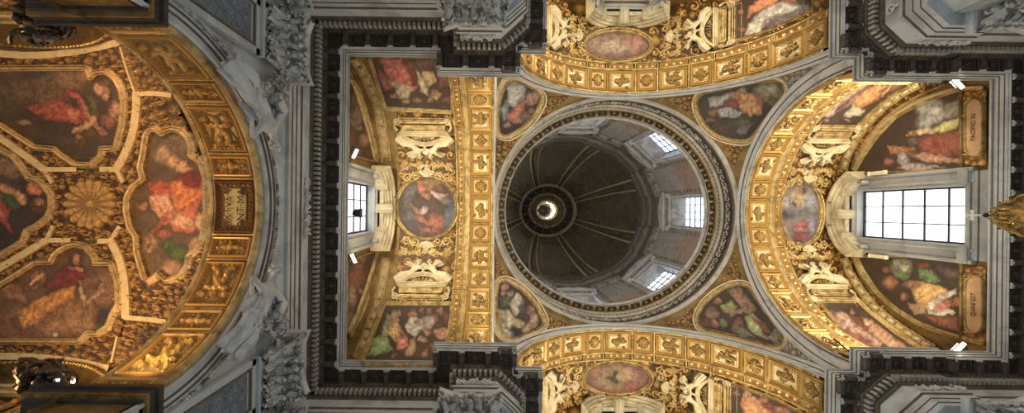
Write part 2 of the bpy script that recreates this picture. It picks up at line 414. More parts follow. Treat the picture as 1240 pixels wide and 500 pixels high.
for sy in (-1, 1):
    s_.box((.78, sy*1.17, 2.4), (.22, .30, 5.1), 0, bev=.04); s_.box((.84, sy*1.17, 2.4), (.2, .12, 4.9), 1, bev=.03)
    s_.box((.86, sy*1.2, 5.25), (.34, .42, .3), 0, bev=.05)
s_.box((.80, 0, 5.10), (.26, 2.2, .25), 0, bev=.04)
s_.box((.90, 0, 5.6), (.5, 2.9, .16), 0, bev=.03); s_.box((.86, 0, 5.45), (.36, 2.7, .14), 1, bev=.03)
for i in range(12):                        # segmental pediment
    a0 = -.95+1.9*i/12; a1 = -.95+1.9*(i+1)/12
    q0 = (.86, 1.72*math.sin(a0), 4.65+1.72*math.cos(a0)); q1 = (.86, 1.72*math.sin(a1), 4.65+1.72*math.cos(a1))
    c_ = [(q0[k]+q1[k])/2 for k in range(3)]; L = math.dist(q0, q1)+.02
    s_.box(c_, (.50, L, .16), 0, R=Matrix.Rotation(-(a0+a1)/2, 3, 'X'))
s_.box((.74, 0, 5.95), (.2, 2.2, .5), 1, bev=.05)
s_.box((.35, 0, 5.0), (.5, 1.5, .04), 1)
fr_ = s_.build('surround', [M['whitewall'], M['drumwall']], w0); fr_.matrix_parent_inverse = Matrix()
o_ = MB()                                  # painted ornament on the jambs
for sy in (-1, 1):
    for zz in np.linspace(.4, 4.2, 6):
        for k in range(6): a = PI/3*k; o_.ball((.25, sy*.955, zz+.0)if False else (.35+.11*math.cos(a), sy*.955, zz+.11*math.sin(a)), (.035, .02, .035), 6)
orn = o_.build('jamb_roundels', [M['brown2']], w0); orn.matrix_parent_inverse = Matrix()
place_drum(w0, 0, 6.85, OH0)
for k in range(1, 8): c_ = copy_tree(w0); c_.name = 'window_%d' % (k+1); place_drum(c_, k*PI/4, 6.85, OH0)
# paired pilasters between the windows
pl = empty('pilaster_pair')
b = MB()
for sy in (-1, 1):
    b.box((.05, sy*.98, 3.9), (.22, .22, 7.6), 0, bev=.03)
    for zz in np.linspace(.5, 7.0, 15):
        b.ball((.19, sy*.98, zz), (.05, .075, .12), 6, 1)
sd = b.build('ornamented_strip', [M['drumwall'], M['gold_dark']], pl); sd.matrix_parent_inverse = Matrix()
b = MB(); b.box((.0, 0, 1.9), (.2, 1.75, 3.6), 0, bev=.02)
for yy in np.linspace(-.8, .8, 15): b.box((.11, yy, 1.9), (.05, .05, 3.4), 0)
lo = b.build('shaft', [M['terracotta']], pl); lo.matrix_parent_inverse = Matrix()
b = MB(); b.box((.02, 0, 5.5), (.2, 1.75, 3.5), 0, bev=.02)
for yy in np.linspace(-.8, .8, 11): b.tube([(.12, yy, 3.8), (.12, yy, 7.2)], .055, 6)
b.box((.06, 0, 3.75), (.26, 1.8, .12), 0)
up = b.build('shaft', [M['fluted']], pl); up.matrix_parent_inverse = Matrix()
b = MB()
for sy in (-.45, .45):
    b.box((.14, sy, 7.3), (.34, .72, .5), 0, bev=.1)
    for q in (-1, 0, 1): b.tube([(.2, sy+q*.22, 7.0), (.34, sy+q*.25, 7.3), (.44, sy+q*.27, 7.45), (.42, sy+q*.27, 7.3)], .06, 6)
b.box((.16, 0, 7.68), (.5, 2.3, .16), 0, bev=.03)
cp = b.build('capital', [M['drumwall']], pl); cp.matrix_parent_inverse = Matrix()
for k in range(8):
    o = pl if k == 0 else copy_tree(pl); place_drum(o, PI/8+k*PI/4, 6.12, 21.2)
    tag(o, 'pair of fluted brown pilasters with ornamented strips between the small dome windows', 'pilaster', 'pilaster pairs of the drum')
# cornice between drum and dome: breaks forward over each pilaster pair
def brk(w, d):
    q = (w-PI/8) % (PI/4); q = min(q, PI/4-q); return d if q < .19 else 0
V = []; Fc = []; Mi = []
prof = [(6.2, 28.7, 0), (6.02, 28.8, .05), (6.04, 29.2, .08), (5.98, 29.3, .08), (6.02, 29.35, .1), (6.04, 30.1, .1), (5.95, 30.2, .12), (5.9, 30.5, .12), (5.8, 30.6, .12), (5.8, 31.0, .12), (5.86, 31.6, .12), (5.82, 32.0, .12), (5.98, 32.05, .0), (5.98, 32.3, 0)]
n = 256
for r, h, d in prof:
    for k in range(n): w = 2*PI*k/n; V.append(ell(r-brk(w, d), w, h))
for i in range(len(prof)-1):
    for k in range(n): Fc.append((i*n+k, i*n+(k+1) % n, (i+1)*n+(k+1) % n, (i+1)*n+k)); Mi.append([1, 0, 0, 1, 0, 0, 1, 0, 0, 1, 0, 1, 0][i])
struct(mesh_obj('trim_dome_cornice', V, Fc, [M['brown2'], M['drumwall']], matidx=Mi))
# the shell
def dome_rh(t):                            # t 0 spring .. 1 oculus ring
    a = t*1.062; return 5.98*math.cos(a), 32.2+11.7*math.sin(a)
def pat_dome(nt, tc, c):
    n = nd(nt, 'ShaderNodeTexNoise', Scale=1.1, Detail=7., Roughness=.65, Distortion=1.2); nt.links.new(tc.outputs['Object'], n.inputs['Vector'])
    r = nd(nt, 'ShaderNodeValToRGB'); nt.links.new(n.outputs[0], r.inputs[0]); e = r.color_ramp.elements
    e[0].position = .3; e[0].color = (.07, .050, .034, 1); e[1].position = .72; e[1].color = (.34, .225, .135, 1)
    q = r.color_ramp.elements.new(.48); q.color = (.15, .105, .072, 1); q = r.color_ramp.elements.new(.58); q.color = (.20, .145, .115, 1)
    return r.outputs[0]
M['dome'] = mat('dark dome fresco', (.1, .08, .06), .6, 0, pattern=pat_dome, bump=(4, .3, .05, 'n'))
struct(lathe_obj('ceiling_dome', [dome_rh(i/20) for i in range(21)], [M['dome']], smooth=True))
M['rib'] = mat('pale dome rib', (.86, .74, .52), .5, .0, (3, (.60, .50, .34), .4, .65))
ribp = None
for k in range(8):
    w = PI/8+k*PI/4; V = []; Fc = []; Mi = []; cols = [(-1, 0), (-1, .16), (-.76, .18), (-.70, .04), (.70, .04), (.76, .18), (1, .16), (1, 0)]
    for i in range(21):
        r, h = dome_rh(i/20); hw = (.56-.30*i/20)
        for q, d in cols: V.append(ell(r-d, w+q*hw/(r), h))
    K = len(cols)
    for i in range(20):
        for j in range(K-1): Fc.append((i*K+j, i*K+j+1, (i+1)*K+j+1, (i+1)*K+j)); Mi.append(1 if j == 3 else 0)
    rib = struct(mesh_obj('trim_rib', V, Fc, [M['rib'], M['dome']], matidx=Mi))
    b = MB()
    for i in range(2, 40):
        r, h = dome_rh(i/40); hw = .56-.30*i/40; p = ell(r-.08, w, h)
        if i % 2: b.ball(p, (hw*.42, hw*.42, .2), 8)
        else: b.ball(p, (hw*.22, hw*.22, .12), 6)
    b.build('rib_ornament', [M['gold_dark']], rib)
# painted frames inside each web
for k in range(8):
    w = k*PI/4; b = MB()
    for q0 in (-.55, .55):
        b.tube([ell(dome_rh(i/16)[0]-.04, w+q0*PI/8, dome_rh(i/16)[1]) for i in range(2, 15)], .03, 5)
    for i in (2, 14):
        b.tube([ell(dome_rh(i/16)[0]-.04, w+q*PI/8, dome_rh(i/16)[1]) for q in np.linspace(-.55, .55, 8)], .03, 5)
    struct(b.build('trim_web_frame', [M['gold_dark']]))
# oculus and lantern
r1, h1 = dome_rh(1)
struct(lathe_obj('trim_oculus', [(r1+.1, h1-.1), (r1-.02, h1-.12), (r1-.12, h1), (r1-.2, h1+.02), (r1-.22, h1+.3), (2.0, h1+.5), (1.9, h1+.42), (1.75, h1+.44), (1.7, h1+.6), (1.25, h1+.7), (1.2, h1+.6), (1.05, h1+.6), (1.0, h1+.75), (.93, h1+.8)], [M['rib'], M['brown'], M['gold_dark']], mi=[0, 0, 0, 0, 1, 0, 0, 2, 2, 0, 0, 2, 2], n=64))
bo = struct(lathe_obj('trim_corbels', [(2.02, h1+.48), (2.0, h1+.5)], [M['gold_dark']], n=64))
def corb(b): b.box((0, 0, 0), (.8, .22, .14), 0, bev=.04); b.ball((.38, 0, -.04), (.1, .13, .1), 6)
ring_parts('corbel', 16, 2.3, h1+.28, corb, [M['gold_dark']], bo, PI/16)
HL = h1+.8
M['lantern'] = mat('white lantern plaster', (.8, .78, .70), .5)
lw = struct(lathe_obj('wall_lantern', [(.93, HL), (.95, HL+.5)], [M['lantern']], n=48))
b = MB()
for k in range(8):
    w = PI/8+k*PI/4; b.box((CXR+.98*math.cos(w), .98*math.sin(w), HL+1.6+ZE), (.16, .2, 2.4), R=Matrix.Rotation(w, 3, 'Z'))
b.build('mullion', [M['lantern']], lw)
b = MB(); b.lathe([(1.06, HL+.45+ZE), (1.06, HL+2.7+ZE)], 32, (CXR, 0, 0)); gl = b.build('pane', [mat('lantern glass', (.9, .9, .8), .2, emis=((1, .93, .66), 4.5))], lw)
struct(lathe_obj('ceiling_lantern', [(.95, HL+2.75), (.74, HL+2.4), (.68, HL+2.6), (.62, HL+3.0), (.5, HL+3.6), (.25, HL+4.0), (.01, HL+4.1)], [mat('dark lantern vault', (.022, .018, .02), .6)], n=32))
# ================================================================ entrance wall with its arch, and the antechapel vault beyond
XA, XB = -5.9, -7.23; AR, AH = 3.33, 6.52
A_ent = Barrel('x', 0, AR, AR, AH)
V = []; Fc = []
ls = list(np.linspace(-9.5, -AR, 12))+list(AR*np.sin(np.linspace(-PI/2, PI/2, 60)))[1:-1]+list(np.linspace(AR, 9.5, 12))
for l0, l1 in zip(ls[:-1], ls[1:]):
    f = lambda l: 3.0 if abs(l) >= AR else AH+math.sqrt(AR*AR-l*l)
    if abs((l0+l1)/2) > AR: z0 = z1 = 3.0
    else: z0, z1 = (AH if abs(l0) >= AR else f(l0)), (AH if abs(l1) >= AR else f(l1))
    n = len(V); V += [(XA, l0, z0+ZE), (XA, l1, z1+ZE), (XA, l1, 11.2+ZE), (XA, l0, 11.2+ZE)]; Fc.append((n, n+1, n+2, n+3))
struct(mesh_obj('wall_entrance', V, Fc, M['marble']))
struct(barrel_shell(A_ent, XA, XB-.02, M['vault'], hbot=3.0, n=60))
struct(arch_sweep('x', XA, 1, 3.84, 3.84, AR, AR, 0, AH, [(0, -.02), (.01, .10), (.06, .13), (.09, .13), (.12, .08), (.36, .08), (.40, .15), (.44, .15), (.48, .10), (.62, .10), (.66, .05), (.84, .05), (.88, .09), (.97, .09), (1, .04), (1, -.05)], [M['marble'], M['brown2'], M['carved']], 'trim_entrance_archivolt', hbot=3.0, n=90, mi=[0, 0, 0, 1, 2, 0, 0, 1, 0, 1, 0, 0, 0, 0, 0]))
b = MB()
for i in range(150):
    th = -1.5+3*i/149; b.ball((XA+.11, 3.76*math.sin(th), AH+3.76*math.cos(th)+ZE), (.06, .05, .05), 6)
tb_ = struct(b.build('trim_egg_course', [M['carved']]))
# sail vault
V = []; Fc = []; nx, ny = 60, 60
for i in range(nx+1):
    for j in range(ny+1):
        X = -15.2+(XB+15.2)*i/nx; Y = -4+8*j/ny; V.append((X, Y, vault_h(X, Y)+ZE))
for i in range(nx):
    for j in range(ny): a = i*(ny+1)+j; Fc.append((a, a+1, a+ny+2, a+ny+1))
struct(mesh_obj('ceiling_antechapel', V, Fc, M['vault'], smooth=True))
V = []; Fc = []
for j, Y in enumerate(np.linspace(-4, 4, 61)):
    low = AH-3.5 if abs(Y) >= AR else AH+math.sqrt(AR*AR-Y*Y); V += [(XB, Y, low+ZE), (XB, Y, max(low, vault_h(XB, Y))+ZE)]
struct(mesh_obj('wall_arch_back', V, [(2*j, 2*j+1, 2*j+3, 2*j+2) for j in range(60)], M['vault']))
for s_ in (-1, 1):
    V = []; Fc = []
    for i, X in enumerate(np.linspace(-15.2, XB, 41)): V += [(X, s_*4.35, 3.0+ZE), (X, s_*4.35, vault_h(X, 4)+.1+ZE), (X, s_*3.98, vault_h(X, 4)-.02+ZE), (X, s_*3.98, vault_h(X, 4)-.14+ZE), (X, s_*4.35, vault_h(X, 4)-.14+ZE)]
    for i in range(40):
        for a in (0, 1, 3): Fc.append((5*i+a, 5*i+a+1, 5*i+a+6, 5*i+a+5)) if a != 1 else None
        Fc.append((5*i+2, 5*i+3, 5*i+8, 5*i+7))
    struct(mesh_obj('wall_antechapel', V, Fc, M['vault']))
# impost cornices of the arch (dark, seen from below)
for s_ in (-1, 1):
    b = MB()
    cx = (-5.72-7.95)/2; wx = 2.25
    for k, (dz, gr, m) in enumerate([(0, 0, 0), (-.10, -.05, 0), (-.16, -.06, 1), (-.22, -.14, 0), (-.30, -.22, 0), (-.36, -.30, 0), (-.44, -.40, 2), (-.5, -.44, 0)]):
        y0 = 3.13-gr; yc = (y0+6.5)/2
        b.box((cx-.0, s_*yc, 6.62+dz+ZE), (wx+2*gr, 6.5-y0, .10), m)
    ob = struct(b.build('trim_impost', [M['brown'], M['gold_dark'], M['brown2']]))
    b = MB(); b.box((-6.57, s_*(3.45+1.4), 4.5+ZE), (1.3, 2.6, 3.2), 0); struct(b.build('wall_jamb', [M['brown2']]))
    b = MB()
    for k in range(9): b.ball((cx-.75+k*.19, s_*3.42, 6.3+ZE), (.06, .05, .05), 6)
    b.build('egg_course', [M['gold_dark']], ob)
# ================================================================ fresco and relief tools (outlines traced on the surfaces they lie on)
def srgb(c, k=1.0):
    c = np.array(c, float)/255; return np.where(c <= .04045, c/12.92, ((c+.055)/1.055)**2.4)*k
LAT = rng.rand(96, 96, 3)
def vnoise(x, y, sc, ch=0):
    x = np.asarray(x)/sc+37.3; y = np.asarray(y)/sc+51.7; i = np.floor(x).astype(int); j = np.floor(y).astype(int)
    fx = x-i; fy = y-j; fx = fx*fx*(3-2*fx); fy = fy*fy*(3-2*fy); L = LAT[:, :, ch]
    g = lambda a, b_: L[a % 96, b_ % 96]
    return (g(i, j)*(1-fx)+g(i+1, j)*fx)*(1-fy)+(g(i, j+1)*(1-fx)+g(i+1, j+1)*fx)*fy
def fbm(x, y, sc, ch=0): return .55*vnoise(x, y, sc, ch)+.28*vnoise(x, y, sc/2.1, ch)+.17*vnoise(x, y, sc/4.3, ch)
def inpoly(px, py, poly):
    ins = np.zeros(px.shape, bool); n = len(poly)
    for i in range(n):
        x0, y0 = poly[i]; x1, y1 = poly[(i+1) % n]
        if y0 == y1: continue
        c = ((y0 > py) != (y1 > py)) & (px < (x1-x0)*(py-y0)/(y1-y0)+x0); ins ^= c
    return ins
def pdist(px, py, poly, closed=True):
    d = np.full(px.shape, 1e9); n = len(poly)
    for i in range(n if closed else n-1):
        x0, y0 = poly[i]; x1, y1 = poly[(i+1) % n]; dx, dy = x1-x0, y1-y0; L = dx*dx+dy*dy+1e-9
        t = np.clip(((px-x0)*dx+(py-y0)*dy)/L, 0, 1); d = np.minimum(d, np.hypot(px-x0-t*dx, py-y0-t*dy))
    return d
def smooth_poly(p, it=2, closed=True):
    for _ in range(it):
        q = []; n = len(p)
        for i in range(n if closed else n-1):
            a, b_ = p[i], p[(i+1) % n]; q += [(a[0]*.75+b_[0]*.25, a[1]*.75+b_[1]*.25), (a[0]*.25+b_[0]*.75, a[1]*.25+b_[1]*.75)]
        p = q if closed else [p[0]]+q+[p[-1]]
    return p
def resample(p, step, closed=True):
    pts = list(p)+([p[0]] if closed else []); out = []; 
    seg = [math.dist(pts[i], pts[i+1]) for i in range(len(pts)-1)]; L = sum(seg); n = max(3, int(round(L/step))); k = 0; acc = 0
    for i in range(n if closed else n+1):
        s_ = L*i/n
        while k < len(seg)-1 and acc+seg[k] < s_: acc += seg[k]; k += 1
        t = (s_-acc)/max(seg[k], 1e-9); t = min(1, t); out.append((pts[k][0]+(pts[k+1][0]-pts[k][0])*t, pts[k][1]+(pts[k+1][1]-pts[k][1])*t))
    return out
def area(p): return .5*sum(p[i][0]*p[(i+1) % len(p)][1]-p[(i+1) % len(p)][0]*p[i][1] for i in range(len(p)))
def normals(p, closed=True):
    n = len(p); out = []
    for i in range(n):
        a = p[i-1] if (closed or i > 0) else p[i]; b_ = p[(i+1) % n] if (closed or i < n-1) else p[i]
        dx, dy = b_[0]-a[0], b_[1]-a[1]; L = math.hypot(dx, dy) or 1; out.append((dy/L, -dx/L))
    return out
def hitz(surf, px, py, off):
    P, N = surf.hit(np.asarray(px, float), np.asarray(py, float)); P = P+N*(np.asarray(off)[..., None] if np.ndim(off) else off); P[..., 2] += ZE; return P
def grid_mesh(name, surf, poly, fn, mat_, res=1.0, parent=None, grow=.8, smooth=True, off=0.0, mask=None, cut=False):
    """fn(px,py) -> (depth, colour)"""
    xs = [p[0] for p in poly]; ys = [p[1] for p in poly]
    gx = np.arange(min(xs)-2, max(xs)+2+res, res); gy = np.arange(min(ys)-2, max(ys)+2+res, res)
    PX, PY = np.meshgrid(gx, gy, indexing='ij'); ins = inpoly(PX, PY, poly) | (pdist(PX, PY, poly) < grow)
    for sf, hp in (HOLES if cut else []):
        if sf is surf: ins &= ~(inpoly(PX, PY, hp) & (pdist(PX, PY, hp) > .8))
    if mask is not None: ins &= mask(PX, PY)
    cell = ins[:-1, :-1] & ins[1:, :-1] & ins[:-1, 1:] & ins[1:, 1:]
    used = np.zeros(ins.shape, bool)
    used[:-1, :-1] |= cell; used[1:, :-1] |= cell; used[:-1, 1:] |= cell; used[1:, 1:] |= cell
    idx = -np.ones(ins.shape, int); idx[used] = np.arange(used.sum())
    x = PX[used]; y = PY[used]; d, c = fn(x, y)
    V = hitz(surf, x, y, d+off); ii, jj = np.nonzero(cell)
    Fc = np.stack([idx[ii, jj], idx[ii+1, jj], idx[ii+1, jj+1], idx[ii, jj+1]], 1)
    return mesh_obj(name, V, Fc.tolist(), mat_, parent, smooth, col=c)
def frame_sweep(name, surf, poly, prof, mats, parent=None, closed=True, step=1.3, bead=None, mi=None, smooth=False):
    """prof: (outward offset in px, depth m). bead=(row index, amplitude, period in samples)"""
    p = resample(poly, step, closed); sg = 1 if area(p) > 0 else -1
    if not closed: sg = 1
    nn = normals(p, closed); K = len(prof); n = len(p); X = []; Y = []; D = []
    for j, (o, d) in enumerate(prof):
        for i in range(n):
            X.append(p[i][0]+nn[i][0]*o*sg); Y.append(p[i][1]+nn[i][1]*o*sg)
            dd = d
            if bead and j in bead[0]: dd += bead[1]*(1 if (i % bead[2]) < bead[2]/2 else -1)
            D.append(dd)
    V = hitz(surf, X, Y, np.array(D)); Fc = []; Mi = []
    for j in range(K-1):
        for i in range(n if closed else n-1): i2 = (i+1) % n; Fc.append((j*n+i, j*n+i2, (j+1)*n+i2, (j+1)*n+i)); Mi.append(mi[j] if mi else 0)
    return mesh_obj(name, V, Fc, mats, parent, smooth, matidx=Mi)
GAIN = 1.08
def painter(bg, strokes, warp=1.6, gain=GAIN, bgs=None, grain=.2, sat=.70):
    def fn(x, y):
        wx = x+warp*(vnoise(x, y, 5, 0)-.5)*2; wy = y+warp*(vnoise(x, y, 5, 1)-.5)*2
        c = np.tile(srgb(bg), (len(x), 1)).astype(float)
        if bgs is not None:
            t = np.clip((fbm(x, y, 22, 2)-.35)*3, 0, 1)[:, None]; c = c*(1-t)+srgb(bgs)*t
        for s_ in strokes:
            k = s_[0]; col = srgb(s_[2]); soft = s_[3] if len(s_) > 3 else 1.5; fold = s_[4] if len(s_) > 4 else None
            if k == 'e':
                cx, cy, rx, ry = s_[1][:4]; an = math.radians(s_[1][4]) if len(s_[1]) > 4 else 0
                dx, dy = wx-cx, wy-cy; u_ = dx*math.cos(an)+dy*math.sin(an); v_ = -dx*math.sin(an)+dy*math.cos(an)
                q = np.hypot(u_/rx, v_/ry); d = (q-1)*min(rx, ry)
            elif k == 'l':
                pts, wd = s_[1]; d = pdist(wx, wy, pts, False)-wd
            else:
                d = pdist(wx, wy, s_[1]); d = np.where(inpoly(wx, wy, s_[1]), -d, d)
            a = np.clip(.5-d/(soft*1.05), 0, 1)[:, None]
            cc = np.tile(col, (len(x), 1))
            if fold:                        # drapery folds as painted by the artist
                an = math.radians(fold[0]); q = wx*math.cos(an)+wy*math.sin(an)+3*(vnoise(x, y, 9, 2)-.5)
                f_ = np.sin(q*2*PI/fold[1]+5*vnoise(x, y, 6, 0)); cc = cc*(1+fold[2]*.5*f_*(.4+.9*vnoise(x, y, 8, 1)))[:, None]
            if soft < 3.5: c = c*(1-.30*np.exp(-((d-1.0)/1.1)**2))[:, None]
            if k == 'e' and max(s_[1][2], s_[1][3]) <= 7 and s_[2][0] > 165 and 95 < s_[2][1] < 190 and s_[2][2] < 160 and s_[2][0]-s_[2][2] > 40:   # a head: hair, brow and cheek
                hs = (int(s_[1][0]*7+s_[1][1]*3) % 8)*PI/4; cx, cy, rr_ = s_[1][0], s_[1][1], max(s_[1][2], s_[1][3]); dx, dy = wx-cx, wy-cy
                al = dx*math.cos(hs)+dy*math.sin(hs); ac = -dx*math.sin(hs)+dy*math.cos(hs)
                hair = np.clip((al/rr_-.15)*4+.6*np.sin(ac*1.9), 0, 1)[:, None]; cc = cc*(1-hair)+srgb((84, 58, 38))*hair
                eye = (np.exp(-(((al+.05*rr_)/(.16*rr_))**2+((np.abs(ac)-.36*rr_)/(.17*rr_))**2))+.8*np.exp(-(((al+.62*rr_)/(.12*rr_))**2+(ac/(.26*rr_))**2))+.4*np.exp(-(((al+.3*rr_)/(.25*rr_))**2+((ac-.1*rr_)/(.1*rr_))**2)))[:, None]; cc = cc*(1-.6*np.clip(eye, 0, 1))
                cc = cc*(.82+.25*np.clip(-ac/rr_, -1, 1))[:, None]
            m_ = np.clip(-d/5, 0, 1)[:, None]; cc = cc*(.74+.38*m_)*(.72+.56*fbm(x, y, 5.5, 0))[:, None]*(.62+.62*(1-np.abs(2*vnoise(x+4*vnoise(x, y, 7, 2), y+5*vnoise(x, y, 6, 0), 4.5, 1)-1))**1.5)[:, None]
            c = c*(1-a)+cc*a
        c = c*(1+grain*2*(fbm(x, y, 7, 1)-.5))[:, None]*(1+grain*1.4*(vnoise(x, y, 2.2, 2)-.5))[:, None]
        g_ = c.mean(1, keepdims=True); c = g_+(c-g_)*sat; c = c*.84+np.array((.085, .055, .035))*.16
        return np.zeros(len(x)), np.clip(c*gain, 0.002, .95)
    return fn
def body(head, chest, hip, knees, robe, skin=(200, 150, 115), hair=(80, 55, 35), r=3.4, arm=None, fold=(40, 5, .35)):
    """strokes of one painted draped figure"""
    S = []
    S.append(('l', ([chest, hip], r*1.9), robe, 1.6, fold)); 
    for k in knees: S.append(('l', ([hip, k], r*1.4), robe, 1.6, fold))
    S.append(('l', ([head, chest], r*.7), skin, 1.2))
    for a in (arm or []): S.append(('l', (a, r*.62), skin, 1.2)); S.append(('e', (a[-1][0], a[-1][1], r*.7, r*.6), skin, 1.))
    S.append(('e', (head[0], head[1], r*1.18, r*1.18), hair, 1.4)); dx, dy = chest[0]-head[0], chest[1]-head[1]; L = math.hypot(dx, dy) or 1
    S.append(('e', (head[0]+dx/L*r*.3, head[1]+dy/L*r*.3, r*.8, r*.8), skin, 1.2))
    return S
GF = [(-.3, .0), (.2, .07), (.8, .10), (1.2, .03), (1.7, .03), (2.1, .08), (2.9, .11), (3.5, .08), (3.9, .0)]
def gilt(k=1.): return [(o*k, d) for o, d in GF]
HOLES = []
def fresco(name, surf, poly, fn, label, cat='fresco', group=None, fw=1.0, res=.7, frame=True, off=.01, fmats=None, prof=None, pts=True, bead=None, mi=None):
    HOLES.append((surf, poly))
    root = grid_mesh(name, surf, poly, fn, M['paint'], res, None, off=off)
    tag(root, label, cat, group)
    if frame: frame_sweep('gilt_frame', surf, poly, prof or gilt(fw), fmats or [M['gold']], root, True, 1.2, bead or ([2, 6], .014, 2), mi=mi)
    return root
# relief generator: overlapping scrolls, leaves and beads worked up from the ground
def scrolls(poly, n, rmin, rmax, seed=1, avoid=None, keep=None):
    r_ = random.Random(seed); xs = [p[0] for p in poly]; ys = [p[1] for p in poly]; out = []; tries = 0
    while len(out) < n and tries < n*60:
        tries += 1; x = r_.uniform(min(xs), max(xs)); y = r_.uniform(min(ys), max(ys)); r = r_.uniform(rmin, rmax)
        if not inpoly(np.array([x]), np.array([y]), poly)[0]: continue
        if any(math.hypot(x-o[0], y-o[1]) < (r+o[2])*.82 for o in out): continue
        out.append((x, y, r, r_.choice((-1, 1)), r_.uniform(0, 6.28), r_.random()))
    return out
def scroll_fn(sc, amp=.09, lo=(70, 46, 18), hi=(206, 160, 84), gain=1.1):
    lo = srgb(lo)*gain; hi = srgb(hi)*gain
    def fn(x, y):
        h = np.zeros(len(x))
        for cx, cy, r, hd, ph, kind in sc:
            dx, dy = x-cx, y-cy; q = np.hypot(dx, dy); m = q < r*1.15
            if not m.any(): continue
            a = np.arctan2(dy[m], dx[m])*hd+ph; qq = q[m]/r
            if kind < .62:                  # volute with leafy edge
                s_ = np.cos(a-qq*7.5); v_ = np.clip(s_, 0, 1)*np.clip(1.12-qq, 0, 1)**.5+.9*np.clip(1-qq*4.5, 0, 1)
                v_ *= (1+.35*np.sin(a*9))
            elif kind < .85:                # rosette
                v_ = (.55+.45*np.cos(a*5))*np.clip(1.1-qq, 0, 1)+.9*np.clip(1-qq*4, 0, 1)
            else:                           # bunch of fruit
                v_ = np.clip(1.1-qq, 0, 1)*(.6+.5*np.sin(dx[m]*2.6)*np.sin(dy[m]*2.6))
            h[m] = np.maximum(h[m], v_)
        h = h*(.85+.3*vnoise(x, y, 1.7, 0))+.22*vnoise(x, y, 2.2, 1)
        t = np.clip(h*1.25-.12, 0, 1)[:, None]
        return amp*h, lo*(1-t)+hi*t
    return fn
# ================================================================ the painted fields
M['creamgold'] = mat('pale gilt moulding', (.80, .64, .38), .45, .1, (6, (.50, .37, .18), .42, .66), (24, .4, .01, 'n'))
VFR = [(-.6, 0), (.1, .09), (.8, .11), (1.5, .05), (2.2, .05), (3.0, .14), (4.2, .16), (5.0, .12), (5.8, .06), (6.6, .11), (7.4, .08), (7.9, 0)]
SK = (205, 150, 112); SKD = (160, 105, 75); HR = (95, 62, 38)
# --- antechapel vault: four evangelist fields
polyT = [(-22, 90), (10, 86), (107, 86), (112, 97), (117, 96), (122, 91), (132, 90), (141, 97), (147, 108), (150, 121), (148, 148), (141, 176), (124, 177), (122, 187), (112, 196), (96, 196), (82, 187), (70, 177), (47, 175), (0, 145), (-22, 131)]
T = [('e', (50, 110, 50, 18, -8), (105, 80, 52), 16), ('e', (85, 95, 22, 12), (135, 100, 66), 8), ('e', (20, 110, 22, 14), (95, 74, 52), 10), ('e', (102, 92, 14, 9), (128, 98, 64), 6),
     ('e', (60, 145, 40, 13, 25), (62, 46, 34), 10), ('p', [(30, 130), (75, 118), (82, 108), (98, 112), (112, 150), (92, 150), (60, 146)], (150, 66, 48), 3, (70, 9, .4)),
     ('p', [(78, 108), (96, 112), (104, 132), (90, 124)], (176, 84, 62), 2, (30, 5, .3)), ('e', (88, 124, 9, 5, 30), (60, 62, 34), 3),
     ('p', [(80, 131), (97, 134), (96, 150), (86, 148)], (188, 108, 78), 2), ('p', [(100, 118), (112, 142), (131, 162), (125, 165), (108, 148), (98, 130)], (170, 112, 82), 2, (60, 4, .3)),
     ('p', [(104, 108), (120, 120), (122, 145), (112, 140)], (84, 80, 42), 3), ('l', ([(92, 158), (104, 154), (114, 144)], 3.6), (200, 150, 108), 2), ('e', (97, 170, 8, 10), (105, 72, 42), 3), ('e', (95, 168, 4.5, 6), (176, 126, 86), 2),
     ('e', (123, 108, 10, 7, 20), (196, 148, 108), 3), ('e', (130, 118, 6, 5), (200, 150, 112), 2), ('e', (142, 131, 7, 9), (190, 138, 100), 3), ('e', (132, 146, 10, 9), (136, 84, 50), 4), ('l', ([(134, 134), (145, 146)], 2), (186, 134, 94), 2),
     ('e', (30, 148, 8, 3, 5), (150, 118, 84), 3), ('e', (128, 100, 7, 4), (120, 90, 60), 3)]
fresco('fresco', V_left, polyT, painter((70, 54, 36), T, bgs=(92, 72, 48), sat=.84, gain=1.35), 'fresco of saint in rose red robe among clouds, above the shell rosette', group='evangelist frescoes of the antechapel vault', prof=VFR, fmats=[M['gold_orn'], M['creamgold']], bead=([2, 9], .014, 2), off=.02, mi=[0, 1, 1, 0, 1, 1, 1, 1, 0, 1, 1])
polyB = [(-22, 362), (0, 351), (48, 321), (67, 321), (72, 311), (80, 304), (92, 299), (105, 302), (113, 311), (117, 322), (135, 322), (142, 342), (144, 368), (137, 380), (132, 394), (121, 401), (109, 400), (99, 410), (-22, 410)]
